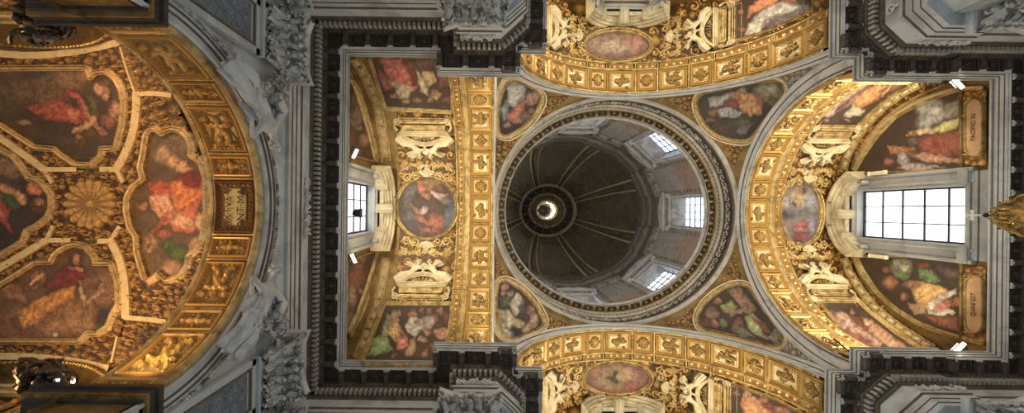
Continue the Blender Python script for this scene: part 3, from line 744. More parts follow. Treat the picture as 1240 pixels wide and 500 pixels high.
Bs = [('e', (70, 385, 75, 24, -6), (140, 102, 68), 14), ('e', (120, 355, 22, 26, 20), (120, 86, 58), 10), ('e', (20, 398, 30, 14), (118, 80, 50), 8), ('e', (128, 385, 12, 16), (48, 46, 40), 8), ('e', (100, 312, 16, 12), (100, 72, 46), 6),
      ('p', [(22, 378), (45, 362), (70, 352), (92, 346), (92, 360), (70, 372), (55, 386), (28, 400)], (190, 128, 52), 3, (30, 8, .35)), ('p', [(70, 330), (80, 320), (96, 318), (108, 330), (98, 345), (60, 350), (56, 346)], (112, 40, 34), 2.5, (60, 9, .25)),
      ('e', (94, 313, 8, 11), (100, 66, 40), 2), ('e', (94, 314, 5, 7), (196, 140, 100), 1.6), ('l', ([(86, 325), (100, 326)], 2.5), (180, 124, 88), 2), ('e', (98, 343, 5, 5), (205, 150, 108), 2), ('l', ([(98, 348), (104, 366)], 2), (196, 160, 124), 1.6), ('l', ([(104, 368), (124, 352)], 2.4), (180, 140, 108), 2), ('e', (122, 346, 6, 4), (200, 160, 128), 3),
      ('p', [(30, 350), (44, 330), (56, 328), (58, 340), (42, 352)], (130, 88, 54), 2), ('e', (46, 335, 9, 6, -35), (176, 124, 82), 2), ('l', ([(38, 344), (50, 332)], 2), (214, 170, 120), 1.5), ('e', (14, 352, 18, 9, 15), (150, 104, 68), 4), ('e', (26, 360, 9, 5, 40), (168, 116, 76), 3),
      ('e', (60, 382, 6, 3), (176, 120, 84), 2), ('e', (68, 405, 4, 3), (215, 200, 170), 1.5), ('e', (110, 342, 10, 7), (126, 82, 50), 3), ('e', (75, 392, 30, 8, -10), (160, 118, 82), 7)]
fresco('fresco', V_left, polyB, painter((84, 62, 42), Bs, bgs=(108, 80, 54), sat=.84, gain=1.35), 'fresco of bearded man in dark red and ochre robe beside an ox', group='evangelist frescoes of the antechapel vault', prof=VFR, fmats=[M['gold_orn'], M['creamgold']], bead=([2, 9], .014, 2), off=.02, mi=[0, 1, 1, 0, 1, 1, 1, 1, 0, 1, 1])
polyR = [(184, 164), (189, 158), (200, 165), (206, 161), (213, 159), (222, 161), (229, 168), (232, 177), (231, 188), (244, 198), (249, 215), (250, 256), (246, 285), (240, 300), (229, 309), (228, 320), (220, 332), (206, 337), (196, 328), (183, 338), (178, 322), (173, 306), (172, 286), (164, 274), (160, 255), (161, 240), (167, 228), (181, 217), (177, 203), (181, 185)]
Rs = [('e', (212, 175, 20, 14), (112, 92, 66), 6), ('e', (198, 188, 9, 11), (172, 140, 108), 4), ('e', (210, 195, 14, 7, 25), (186, 140, 104), 4), ('e', (224, 202, 10, 8), (196, 148, 108), 3), ('e', (231, 198, 4, 4), (90, 62, 40), 2), ('e', (243, 222, 6, 12), (170, 112, 72), 3),
      ('p', [(205, 222), (222, 214), (245, 212), (248, 232), (238, 256), (212, 262), (208, 240)], (202, 112, 52), 3, (60, 8, .35)), ('p', [(214, 214), (232, 206), (246, 208), (244, 228), (228, 228)], (120, 36, 28), 2.5), ('p', [(180, 222), (200, 218), (210, 232), (202, 242), (184, 238)], (176, 74, 44), 3, (20, 6, .3)),
      ('p', [(182, 238), (204, 234), (212, 256), (200, 266), (184, 252)], (208, 150, 120), 3, (80, 6, .25)), ('e', (172, 249, 8, 8), (120, 78, 46), 3), ('e', (174, 249, 5, 5), (196, 146, 104), 2), ('l', ([(190, 252), (200, 270), (210, 264)], 2.5), (206, 150, 112), 2), ('l', ([(186, 280), (198, 268), (206, 262)], 3), (168, 80, 56), 2),
      ('p', [(200, 258), (238, 250), (244, 270), (236, 282), (210, 280)], (190, 104, 74), 3, (70, 7, .3)), ('e', (222, 268, 16, 8, 10), (214, 160, 124), 4), ('p', [(196, 296), (206, 290), (212, 298), (226, 298), (228, 312), (218, 318), (206, 310)], (72, 96, 40), 2, (45, 5, .4)), ('e', (182, 295, 9, 12, 20), (150, 112, 82), 4), ('e', (183, 300, 4, 5), (196, 150, 114), 2),
      ('e', (208, 325, 14, 10), (158, 122, 88), 5), ('e', (236, 298, 6, 12, 20), (190, 140, 104), 3), ('e', (243, 268, 5, 10), (206, 164, 120), 3), ('e', (200, 283, 8, 5), (176, 100, 72), 3), ('e', (190, 315, 8, 10), (110, 84, 60), 5)]
fresco('fresco', V_left, polyR, painter((86, 68, 48), Rs, bgs=(104, 84, 58), sat=.84, gain=1.35), 'fresco of figure in orange and crimson with putti, between shell rosette and SIXTVS tablet', group='evangelist frescoes of the antechapel vault', prof=VFR, fmats=[M['gold_orn'], M['creamgold']], bead=([2, 9], .014, 2), off=.02, mi=[0, 1, 1, 0, 1, 1, 1, 1, 0, 1, 1])
polyL = [(-22, 176), (0, 184), (16, 192), (29, 208), (36, 219), (46, 221), (54, 227), (61, 237), (62, 250), (57, 262), (45, 271), (33, 277), (27, 291), (0, 307), (-22, 316)]
Ls = [('e', (10, 205, 18, 14, 30), (120, 96, 66), 8), ('p', [(-20, 215), (5, 212), (25, 222), (36, 240), (20, 256), (-20, 262)], (70, 52, 36), 4), ('p', [(0, 222), (14, 226), (32, 236), (34, 248), (18, 250), (2, 240)], (190, 140, 92), 3, (40, 6, .3)), ('p', [(2, 232), (16, 236), (28, 250), (20, 256), (4, 246)], (60, 78, 38), 2), ('e', (42, 228, 10, 8, 30), (190, 112, 76), 3),
      ('e', (47, 248, 11, 9), (96, 62, 36), 3), ('e', (48, 246, 6, 6), (186, 130, 88), 2), ('p', [(-20, 244), (0, 240), (14, 254), (10, 268), (18, 282), (14, 284), (4, 268), (-20, 266)], (160, 68, 48), 2.5, (30, 6, .3)), ('p', [(-20, 250), (2, 250), (6, 262), (-20, 262)], (196, 96, 66), 2), ('e', (5, 290, 20, 12), (46, 38, 32), 6)]
fresco('fresco', V_left, polyL, painter((60, 46, 34), Ls, bgs=(50, 40, 32), sat=.84, gain=1.35), 'fresco of grey haired figure cut by the picture edge, farthest from the dome', group='evangelist frescoes of the antechapel vault', prof=VFR, fmats=[M['gold_orn'], M['creamgold']], bead=([2, 9], .014, 2), off=.02, mi=[0, 1, 1, 0, 1, 1, 1, 1, 0, 1, 1])
# --- pendentives
PF = [(-.4, 0), (.3, .10), (1.0, .12), (1.4, .05), (2.0, .05), (4.4, .09), (5.2, .05), (5.7, .13), (7.2, .14), (7.8, .02), (8.2, -.02)]
PM = [0, 0, 0, 0, 0, 0, 1, 1, 1, 1]
def pendentive(poly, fn, label):
    r = fresco('fresco', S_pend, poly, fn, label, group='prophet frescoes of the four pendentives', prof=PF, fmats=[M['gold'], M['stucco'], M['creamgold']], bead=([4, 5], .03, 2), off=.02, mi=[0, 0, 0, 0, 2, 2, 0, 1, 1, 1])
M['cream2'] = M['cream']
p1 = smooth_poly([(843, 126), (850, 113), (868, 110), (900, 103), (925, 98), (942, 98), (950, 106), (942, 122), (924, 145), (908, 167), (896, 169), (872, 164), (855, 152)], 2)
s1 = [('e', (930, 112, 16, 12), (150, 140, 110), 6), ('e', (936, 108, 8, 5), (176, 170, 140), 3), ('p', [(884, 112), (905, 110), (925, 118), (922, 138), (908, 140), (884, 124)], (206, 132, 52), 2.5, (60, 7, .35)), ('p', [(857, 118), (870, 116), (888, 112), (882, 122), (866, 130), (858, 130)], (170, 165, 160), 2.5, (30, 6, .25)), ('p', [(866, 130), (890, 118), (898, 130), (880, 134)], (140, 50, 40), 2),
      ('p', [(866, 132), (882, 130), (902, 137), (890, 141), (872, 143)], (165, 168, 172), 2, (20, 5, .25)), ('e', (863, 136, 5, 5), (150, 90, 60), 2), ('e', (860, 146, 5, 4), (180, 130, 105), 2), ('l', ([(898, 128), (912, 126), (915, 136)], 2.2), (235, 170, 90), 1.5), ('e', (921, 120, 5, 6), (150, 90, 55), 2), ('e', (898, 109, 6, 3), (190, 175, 130), 2), ('e', (878, 152, 12, 6), (80, 62, 50), 4), ('e', (900, 150, 10, 6), (88, 84, 60), 4), ('p', [(890, 160), (894, 155), (912, 148), (906, 158), (896, 164)], (120, 118, 120), 2), ('e', (935, 122, 6, 6), (118, 96, 66), 3)]
pendentive(p1, painter((52, 42, 38), s1, bgs=(70, 58, 50)), 'corner fresco of reclining prophet in orange robe with grey sleeves, upper window side')
p2 = smooth_poly([(845, 386), (852, 372), (866, 358), (884, 348), (902, 346), (911, 356), (920, 372), (936, 392), (950, 412), (942, 420), (925, 416), (898, 408), (868, 401), (849, 398)], 2)
s2 = [('p', [(880, 350), (896, 347), (906, 360), (918, 376), (908, 384), (896, 372)], (165, 118, 84), 2, (40, 12, .12)), ('e', (905, 352, 8, 4, 40), (70, 66, 44), 3), ('e', (870, 365, 5, 5), (190, 120, 88), 2), ('p', [(872, 370), (886, 364), (892, 372), (884, 380), (876, 378)], (165, 160, 80), 2), ('p', [(878, 376), (896, 374), (904, 372), (898, 380), (884, 384)], (190, 145, 110), 2), ('e', (862, 380, 8, 7), (150, 112, 84), 3), ('e', (855, 392, 8, 6), (110, 70, 50), 3), ('p', [(858, 388), (866, 386), (872, 396), (862, 396)], (180, 90, 64), 2),
      ('p', [(902, 384), (912, 380), (926, 392), (922, 402), (930, 412), (916, 406), (906, 398)], (180, 185, 105), 2, (50, 6, .3)), ('p', [(910, 384), (924, 390), (934, 402), (926, 404)], (160, 84, 52), 2), ('p', [(884, 398), (898, 388), (904, 400), (914, 408), (896, 408)], (140, 132, 110), 2, (30, 5, .3)), ('e', (893, 392, 6, 8, 30), (150, 90, 60), 2), ('p', [(928, 410), (940, 396), (948, 410), (940, 418)], (150, 135, 118), 2), ('e', (876, 392, 5, 6), (120, 140, 70), 2)]
pendentive(p2, painter((66, 48, 38), s2, bgs=(84, 60, 46)), 'corner fresco of prophets holding a large tan tablet, lower window side')
p3 = smooth_poly([(604, 160), (603, 142), (605, 122), (611, 104), (618, 97), (632, 101), (648, 110), (655, 117), (651, 129), (640, 146), (624, 158), (612, 164)], 2)
s3 = [('p', [(614, 108), (620, 98), (636, 104), (636, 118), (624, 130), (613, 128)], (195, 190, 180), 2.5, (80, 7, .2)), ('p', [(606, 130), (614, 120), (616, 140), (608, 152)], (140, 150, 165), 3), ('p', [(615, 138), (630, 120), (640, 122), (632, 140), (624, 148), (614, 146)], (205, 112, 76), 2.5, (50, 6, .3)), ('e', (645, 118, 8, 8), (190, 140, 104), 3), ('e', (640, 126, 6, 6), (200, 124, 96), 3), ('e', (626, 148, 6, 5), (205, 160, 124), 2), ('e', (613, 150, 5, 4), (205, 175, 150), 2), ('e', (636, 142, 8, 7), (120, 92, 74), 4), ('e', (643, 134, 4, 4), (150, 110, 80), 2)]
pendentive(p3, painter((50, 42, 40), s3, bgs=(66, 56, 54)), 'corner fresco of figure in white mantle and salmon robe, upper entrance side')
p4 = smooth_poly([(602, 350), (606, 341), (616, 343), (634, 355), (648, 372), (657, 390), (655, 396), (640, 402), (620, 411), (610, 406), (602, 392), (601, 370)], 2)
s4 = [('e', (611, 350, 5, 8, 20), (206, 150, 130), 2), ('e', (617, 354, 5, 5), (205, 160, 140), 2), ('p', [(604, 360), (612, 358), (620, 360), (618, 372), (606, 372)], (96, 104, 78), 2), ('p', [(616, 368), (626, 354), (634, 362), (634, 378), (622, 384)], (220, 195, 175), 2, (60, 7, .2)), ('p', [(603, 374), (616, 376), (624, 388), (618, 398), (604, 396)], (215, 200, 150), 2.5, (40, 6, .25)), ('e', (628, 392, 8, 5), (190, 170, 110), 3), ('e', (612, 404, 9, 6, 30), (200, 190, 185), 3), ('e', (642, 376, 6, 6), (165, 110, 76), 2), ('e', (646, 388, 5, 9, 10), (214, 165, 135), 2), ('e', (640, 397, 9, 4, -25), (214, 165, 140), 2), ('e', (632, 374, 4, 8), (80, 82, 92), 3), ('e', (607, 384, 6, 8), (185, 160, 120), 3)]
pendentive(p4, painter((52, 44, 44), s4, bgs=(72, 58, 58)), 'corner fresco of cream robed figure with naked cherubs, lower entrance side')
# --- left arm
pA = [(449, 68), (546, 68), (546, 133), (468, 129)]
sA = [('p', [(460, 72), (490, 68), (510, 100), (500, 112), (480, 108), (468, 92)], (196, 92, 70), 2.5, (60, 8, .35)), ('p', [(458, 84), (468, 92), (476, 106), (468, 110), (460, 98)], (176, 84, 88), 2), ('p', [(470, 98), (496, 102), (500, 108), (490, 122), (476, 116), (480, 108)], (186, 160, 128), 2.5, (30, 6, .3)), ('p', [(486, 68), (500, 76), (510, 104), (500, 104)], (110, 36, 34), 2), ('e', (490, 122, 6, 4), (214, 150, 110), 2), ('e', (477, 116, 4, 3), (200, 140, 100), 2),
      ('p', [(503, 84), (514, 94), (518, 108), (534, 114), (528, 120), (510, 112)], (214, 190, 130), 2, (20, 5, .3)), ('p', [(510, 86), (524, 86), (528, 100), (518, 104)], (205, 165, 110), 2, (70, 5, .3)), ('p', [(524, 72), (544, 74), (545, 104), (532, 106)], (120, 72, 56), 2.5, (10, 6, .25)), ('p', [(500, 66), (526, 66), (524, 86), (508, 84)], (96, 58, 48), 3), ('e', (524, 112, 7, 5), (196, 130, 80), 2), ('e', (523, 121, 4, 3), (180, 140, 96), 2), ('e', (506, 120, 5, 4), (170, 120, 84), 2), ('e', (541, 120, 5, 4), (130, 66, 50), 2), ('p', [(464, 126), (546, 126), (546, 134), (464, 134)], (64, 50, 36), 3)]
fresco('fresco', B_left, pA, painter((72, 46, 38), sA, bgs=(60, 42, 36)), 'four sided fresco of salmon and gold robes, above the round angel fresco', group='ancestor frescoes of the arm vaults', prof=gilt(1.1))
pB = [(467, 370), (545, 370), (545, 441), (440, 441)]
sB = [('p', [(446, 432), (452, 410), (466, 402), (476, 424), (458, 430)], (150, 180, 100), 2.5, (50, 8, .3)), ('p', [(462, 396), (470, 380), (478, 384), (478, 404), (464, 406)], (176, 190, 130), 2.5), ('p', [(470, 384), (482, 382), (486, 400), (480, 416), (470, 404)], (220, 165, 70), 2, (80, 5, .3)), ('e', (481, 378, 5, 5), (190, 160, 130), 2), ('e', (476, 384, 5, 8, 20), (160, 130, 96), 2), ('e', (500, 380, 5, 6), (150, 100, 70), 2), ('p', [(490, 394), (498, 384), (514, 386), (516, 396), (504, 408), (494, 402)], (190, 175, 160), 2, (40, 5, .3)), ('p', [(496, 412), (504, 408), (504, 424), (494, 432), (490, 430)], (165, 130, 84), 2), ('p', [(482, 408), (492, 404), (494, 420), (480, 424)], (214, 110, 88), 2, (50, 5, .25)), ('e', (487, 402, 4, 4), (200, 130, 96), 2), ('e', (477, 430, 4, 4), (200, 130, 100), 2),
      ('e', (512, 376, 4, 4), (170, 110, 76), 2), ('e', (520, 378, 4, 5), (130, 84, 66), 2), ('e', (526, 386, 5, 6), (150, 90, 66), 2), ('e', (534, 378, 5, 6), (170, 110, 80), 2), ('e', (540, 384, 4, 8), (110, 62, 48), 2), ('e', (515, 402, 6, 5), (214, 150, 120), 2), ('e', (514, 411, 7, 4), (220, 165, 140), 2), ('p', [(524, 400), (538, 396), (544, 410), (530, 412)], (196, 140, 110), 2), ('e', (536, 404, 6, 8, 20), (190, 128, 100), 2), ('e', (516, 428, 6, 5, -30), (205, 140, 120), 2), ('e', (528, 420, 10, 5), (150, 90, 70), 3), ('e', (520, 390, 6, 8), (176, 150, 140), 2), ('e', (507, 392, 5, 3), (200, 150, 110), 2)]
fresco('fresco', B_left, pB, painter((74, 56, 38), sB, bgs=(64, 46, 38)), 'four sided fresco of crowded men and children, yellow and green robes, below round fresco', group='ancestor frescoes of the arm vaults', prof=gilt(1.1))
def ellipse(cx, cy, rx, ry, n=72): return [(cx+rx*math.cos(2*PI*i/n), cy+ry*math.sin(2*PI*i/n)) for i in range(n)]
OF = [(-.3, .0), (.3, .10), (1.2, .14), (1.7, .05), (2.5, .05), (3.1, .13), (4.4, .16), (5.2, .06), (5.8, 0)]
sC = [('e', (500, 240, 14, 20), (96, 84, 84), 8), ('e', (545, 262, 12, 18), (84, 90, 108), 8), ('e', (520, 248, 22, 20), (74, 50, 40), 8), ('p', [(504, 218), (524, 216), (530, 228), (516, 242), (506, 232)], (176, 90, 48), 3, (40, 6, .35)), ('e', (524, 221, 10, 5), (150, 120, 50), 3), ('e', (518, 236, 4, 6), (196, 120, 70), 2), ('e', (532, 228, 6, 5), (110, 60, 40), 2), ('p', [(523, 230), (534, 234), (540, 238), (530, 242), (522, 236)], (196, 160, 140), 2), ('l', ([(532, 242), (542, 236)], 1.5), (170, 120, 90), 1.5), ('p', [(496, 246), (508, 254), (516, 252), (512, 262), (502, 256)], (170, 112, 84), 2),
      ('e', (514, 255, 4, 5), (190, 160, 150), 2), ('l', ([(504, 262), (518, 270), (530, 274)], 3), (176, 90, 56), 2), ('p', [(522, 258), (536, 260), (538, 274), (526, 280), (518, 268)], (160, 76, 44), 3, (30, 6, .3)), ('p', [(506, 274), (530, 276), (534, 284), (510, 284)], (150, 64, 38), 3), ('e', (518, 280, 3, 4), (190, 120, 80), 2), ('e', (496, 262, 8, 6), (104, 92, 90), 4), ('e', (540, 244, 6, 3), (120, 110, 100), 3)]
fresco('fresco', B_left, ellipse(517, 251.5, 34.5, 35.5), painter((66, 52, 52), sC, bgs=(80, 70, 74)), 'round fresco of tumbling rust red angels in a grey sky', group='oval frescoes at the vault crowns', prof=OF)
sD = [('e', (748, 55, 38, 15), (150, 100, 78), 6), ('e', (742, 56, 28, 11), (176, 138, 108), 7), ('e', (736, 54, 18, 8), (190, 154, 120), 5), ('e', (770, 50, 14, 8), (176, 108, 92), 7), ('e', (722, 50, 8, 6), (160, 120, 90), 4), ('e', (750, 68, 16, 4), (140, 100, 80), 4)]
fresco('fresco', B_top, ellipse(748, 55.5, 38.5, 16.5), painter((110, 66, 54), sD, bgs=(120, 74, 58)), 'flat oval fresco of pale clouds on brick red, at the crown of the top arm', group='oval frescoes at the vault crowns', prof=OF)
sE = [('e', (748, 458, 30, 15), (160, 110, 84), 8), ('e', (745, 457, 22, 12), (186, 146, 96), 7), ('e', (744, 457, 13, 8), (170, 140, 80), 3), ('l', ([(734, 456), (742, 460), (746, 452)], .9), (60, 48, 30), 1), ('l', ([(744, 452), (742, 460), (746, 463)], 1.1), (70, 54, 34), 1), ('l', ([(741, 457), (749, 461)], 1), (64, 50, 30), 1), ('e', (766, 466, 12, 6), (160, 80, 64), 6), ('e', (722, 450, 8, 8), (150, 90, 70), 5)]
fresco('fresco', B_top, ellipse(748, 457.5, 38.5, 18), painter((118, 66, 50), sE, bgs=(130, 76, 56)), 'flat oval fresco with a dove in golden glow, at the crown of the bottom arm', group='oval frescoes at the vault crowns', prof=OF)
sF = [('e', (968, 240, 12, 14), (150, 140, 130), 5), ('e', (966, 235, 8, 12, 20), (190, 150, 96), 4), ('e', (970, 230, 6, 5), (170, 132, 96), 3), ('e', (964, 245, 4, 5), (206, 165, 100), 2), ('e', (983, 246, 8, 10), (150, 150, 160), 4), ('e', (952, 242, 7, 9), (160, 150, 146), 4), ('p', [(962, 272), (976, 266), (980, 284), (972, 293), (962, 288)], (176, 66, 60), 3, (30, 6, .3)), ('e', (968, 278, 7, 3), (206, 150, 140), 2), ('e', (984, 272, 7, 14), (140, 132, 150), 4), ('e', (954, 260, 8, 5), (96, 84, 96), 4), ('e', (970, 258, 10, 4), (104, 112, 120), 4), ('e', (966, 288, 7, 5), (130, 40, 50), 3), ('e', (952, 276, 6, 10), (140, 112, 104), 4), ('e', (951, 262, 3, 3), (90, 44, 40), 2)]
fresco('fresco', B_right, ellipse(968, 257.5, 24, 38), painter((110, 96, 92), sF, bgs=(130, 116, 112)), 'tall oval fresco of robed figures on grey clouds, beside the tall bright window', group='oval frescoes at the vault crowns', prof=OF)
# --- top and bottom arms, rectangular fields
pG = [(878, 54), (878, 12), (920, -14), (985, -20), (983, 12), (940, 32)]
sG = [('p', [(905, 22), (908, 8), (925, -5), (950, -8), (938, 6), (920, 12)], (214, 118, 60), 2, (50, 6, .35)), ('p', [(904, 42), (906, 30), (920, 14), (945, 2), (975, -8), (975, 8), (950, 20), (925, 34)], (176, 170, 160), 2.5, (60, 7, .3)), ('p', [(903, 42), (906, 30), (916, 22), (924, 28), (920, 40)], (190, 186, 160), 2, (40, 6, .2)), ('e', (927, 28, 3, 6), (150, 100, 80), 2), ('l', ([(930, 26), (942, 20)], 1.6), (214, 196, 200), 1.5), ('e', (898, 14, 5, 3), (205, 130, 84), 2), ('e', (897, 36, 5, 3, -20), (196, 120, 74), 2), ('p', [(932, 22), (955, 16), (980, 4), (982, 12), (950, 28), (930, 34)], (110, 96, 100), 3), ('e', (960, -2, 12, 8), (150, 96, 66), 3), ('e', (970, 2, 5, 5), (60, 66, 50), 3)]
fresco('fresco', B_top, pG, painter((62, 42, 28), sG, bgs=(74, 50, 32)), 'dark rectangular fresco of orange and silver robed figures, in the top arm vault', group='ancestor frescoes of the arm vaults', prof=gilt(1.0))
pH = [(880, 464), (940, 484), (990, 512), (960, 530), (880, 530)]
sH = [('p', [(896, 490), (900, 478), (915, 480), (930, 490), (950, 505), (930, 520), (905, 510)], (190, 124, 60), 2.5, (60, 7, .35)), ('e', (903, 476, 6, 4), (206, 150, 100), 2), ('e', (893, 476, 4, 3), (190, 130, 90), 2), ('p', [(916, 478), (930, 486), (960, 504), (950, 510), (926, 494)], (120, 46, 40), 2.5), ('e', (925, 484, 6, 4), (150, 96, 60), 2), ('e', (950, 500, 14, 6, 30), (150, 90, 60), 3)]
fresco('fresco', B_top, pH, painter((58, 44, 34), sH, bgs=(70, 54, 40)), 'dark rectangular fresco of a figure in ochre, in the bottom arm vault', group='ancestor frescoes of the arm vaults', prof=gilt(1.0))
# --- right arm
pI = [(983, 153), (1000, 135), (1030, 106), (1040, 100), (1103, 100), (1075, 116), (1048, 140), (1035, 155)]
sI = [('p', [(996, 140), (1012, 122), (1040, 102), (1062, 98), (1048, 112), (1020, 132), (1004, 142)], (190, 150, 140), 2.5, (50, 6, .3)), ('p', [(1030, 126), (1046, 106), (1070, 100), (1076, 106), (1060, 122), (1042, 132)], (214, 136, 50), 2.5, (50, 6, .35)), ('p', [(1020, 140), (1034, 126), (1048, 134), (1042, 140), (1028, 142)], (196, 184, 150), 2, (70, 5, .2)), ('p', [(1066, 112), (1076, 100), (1100, 98), (1090, 108)], (130, 70, 40), 3), ('e', (1003, 145, 4, 2), (190, 140, 90), 2), ('e', (1024, 145, 4, 2), (196, 140, 84), 2), ('l', ([(1012, 134), (1036, 114), (1056, 102)], 1.5), (110, 56, 60), 2), ('l', ([(1004, 130), (1028, 108)], 1.5), (90, 50, 56), 2), ('l', ([(1068, 116), (1078, 104)], 1), (220, 170, 90), 1.5)]
fresco('fresco', B_right, pI, painter((66, 50, 36), sI, bgs=(80, 56, 42)), 'wedge shaped fresco of pink and orange draped figures, above the tall oval by the window', group='ancestor frescoes of the arm vaults', prof=gilt(.9))
pJ = [(992, 364), (1036, 364), (1050, 378), (1080, 402), (1112, 424), (1050, 426), (1020, 400)]
sJ = [('p', [(1008, 380), (1018, 376), (1036, 386), (1070, 416), (1060, 424), (1030, 404), (1012, 392)], (176, 132, 112), 2.5, (60, 6, .3)), ('e', (1006, 377, 5, 3, 25), (196, 160, 100), 2), ('e', (1008, 384, 4, 5), (150, 110, 84), 2), ('e', (1031, 377, 5, 3, 25), (180, 130, 80), 2), ('p', [(1028, 382), (1042, 384), (1060, 400), (1052, 404), (1036, 394)], (130, 62, 46), 2), ('p', [(1043, 384), (1058, 388), (1080, 408), (1100, 422), (1076, 420), (1054, 402)], (186, 130, 90), 2.5, (55, 6, .35)), ('e', (1049, 391, 4, 3, 40), (226, 190, 130), 1.5), ('p', [(1024, 396), (1050, 410), (1070, 424), (1046, 424), (1028, 404)], (130, 66, 62), 2), ('p', [(994, 366), (1002, 366), (1004, 384), (998, 380)], (80, 96, 60), 3)]
fresco('fresco', B_right, pJ, painter((70, 50, 38), sJ, bgs=(84, 60, 46)), 'wedge shaped fresco of pink and tan cloaked figures, below the tall oval by the window', group='ancestor frescoes of the arm vaults', prof=gilt(.9))
W_R = PlaneX(XE-.06, -1); W_L = PlaneX(XW+.06, 1)
pK = [(1037, 209), (1046, 192), (1064, 166), (1086, 143), (1120, 124), (1164, 110), (1164, 204)]
sK = [('e', (1128, 134, 18, 16, 20), (150, 146, 142), 5), ('e', (1134, 134, 6, 6), (190, 184, 176), 3), ('e', (1120, 148, 10, 10), (150, 150, 150), 4), ('p', [(1124, 160), (1140, 150), (1162, 142), (1160, 152), (1148, 160), (1130, 162)], (190, 186, 96), 2.5, (40, 6, .3)), ('p', [(1128, 162), (1164, 158), (1164, 190), (1134, 190), (1116, 182), (1112, 170)], (140, 58, 42), 3, (85, 9, .2)), ('p', [(1074, 176), (1108, 178), (1110, 188), (1080, 186)], (180, 112, 66), 1.8), ('p', [(1100, 188), (1116, 184), (1162, 192), (1162, 198), (1120, 196)], (190, 132, 108), 2.5), ('e', (1102, 161, 7, 4, 10), (196, 140, 90), 2), ('p', [(1106, 158), (1126, 154), (1132, 162), (1112, 164)], (205, 170, 120), 2), ('e', (1094, 193, 8, 7, 60), (170, 165, 165), 3), ('e', (1076, 196, 6, 4), (160, 104, 70), 3), ('p', [(1086, 204), (1100, 196), (1130, 200), (1145, 202), (1110, 207)], (176, 160, 155), 2.5), ('e', (1104, 186, 3, 4), (180, 110, 70), 1.6), ('e', (1106, 172, 6, 5), (110, 90, 84), 3), ('p', [(1140, 130), (1162, 118), (1162, 140), (1144, 144)], (140, 132, 120), 4)]
fresco('fresco', W_R, pK, painter((74, 54, 42), sK, bgs=(64, 48, 42)), 'lunette fresco of an evangelist in dark red with grey bearded companion, above the tall window', group='lunette frescoes beside the windows', prof=gilt(.7))
pL = [(1040, 312), (1048, 328), (1064, 352), (1088, 374), (1122, 394), (1164, 409), (1164, 318), (1100, 311)]
sL = [('e', (1092, 324, 13, 11, 20), (140, 140, 110), 4), ('e', (1095, 325, 5, 4), (190, 184, 150), 2), ('p', [(1080, 326), (1092, 330), (1104, 334), (1098, 340), (1084, 336)], (90, 120, 70), 2), ('p', [(1112, 324), (1130, 328), (1140, 340), (1124, 344), (1114, 336)], (96, 130, 74), 2.5, (30, 6, .3)), ('e', (1078, 342, 9, 8), (160, 100, 60), 4), ('p', [(1104, 350), (1118, 342), (1140, 346), (1150, 352), (1132, 366), (1128, 378), (1110, 370)], (214, 160, 70), 2.5, (60, 7, .35)), ('p', [(1120, 372), (1140, 356), (1160, 350), (1158, 356), (1140, 366), (1158, 380), (1140, 382), (1124, 380)], (206, 190, 170), 2, (30, 6, .2)), ('e', (1143, 370, 12, 6, -20), (190, 106, 80), 3), ('e', (1128, 371, 4, 4), (235, 220, 190), 2), ('e', (1094, 358, 6, 5), (176, 110, 76), 3), ('p', [(1098, 366), (1118, 368), (1122, 380), (1108, 382)], (170, 130, 84), 2.5), ('e', (1158, 368, 5, 7), (196, 120, 60), 2), ('p', [(1120, 382), (1160, 384), (1162, 402), (1134, 394)], (150, 86, 46), 3), ('e', (1150, 330, 14, 5, 20), (110, 84, 84), 4), ('e', (1106, 344, 12, 4), (170, 110, 90), 3), ('e', (1074, 326, 5, 3), (150, 92, 66), 2), ('e', (1120, 322, 8, 3), (150, 66, 50), 2)]
fresco('fresco', W_R, pL, painter((66, 50, 38), sL, bgs=(56, 46, 38)), 'lunette fresco of a man in golden yellow with white book, below the tall window', group='lunette frescoes beside the windows', prof=gilt(.7))
pM = [(421, 96), (427, 104), (437, 134), (446, 166), (453, 194), (421, 186)]
sM = [('e', (432, 140, 8, 16), (150, 120, 100), 4), ('e', (427, 165, 6, 12), (110, 60, 50), 4), ('e', (440, 170, 6, 8), (170, 120, 96), 3), ('e', (428, 120, 4, 8), (120, 96, 80), 3), ('e', (446, 186, 6, 6), (100, 54, 44), 3), ('e', (434, 156, 4, 4), (205, 160, 130), 2), ('e', (425, 148, 5, 4), (196, 160, 140), 2)]
fresco('fresco', W_L, pM, painter((84, 58, 48), sM, bgs=(96, 66, 54)), 'narrow slice of lunette fresco with brown robed figures, above the half hidden window', group='lunette frescoes beside the windows', prof=gilt(.6))
pN = [(419, 318), (455, 305), (450, 322), (441, 350), (431, 378), (420, 402)]
sN = [('e', (433, 335, 7, 14), (176, 110, 80), 4), ('p', [(424, 330), (436, 326), (436, 344), (424, 346)], (170, 80, 60), 3), ('e', (440, 312, 7, 6), (140, 92, 74), 3), ('e', (426, 360, 6, 14), (196, 150, 130), 4), ('e', (448, 316, 4, 8), (84, 60, 50), 3), ('e', (424, 385, 4, 10), (150, 120, 100), 3), ('e', (436, 352, 4, 4), (205, 160, 130), 2)]
fresco('fresco', W_L, pN, painter((84, 58, 46), sN, bgs=(100, 70, 56)), 'narrow slice of lunette fresco with pinkish figures, below the half hidden window', group='lunette frescoes beside the windows', prof=gilt(.6))
# ================================================================ windows of the arms, coffers, stucco
def basis(ax, ay, az, t):
    m = Matrix(((ax[0], ay[0], az[0], 0), (ax[1], ay[1], az[1], 0), (ax[2], ay[2], az[2], 0), (0, 0, 0, 1))); m.translation = Vector(t); return m
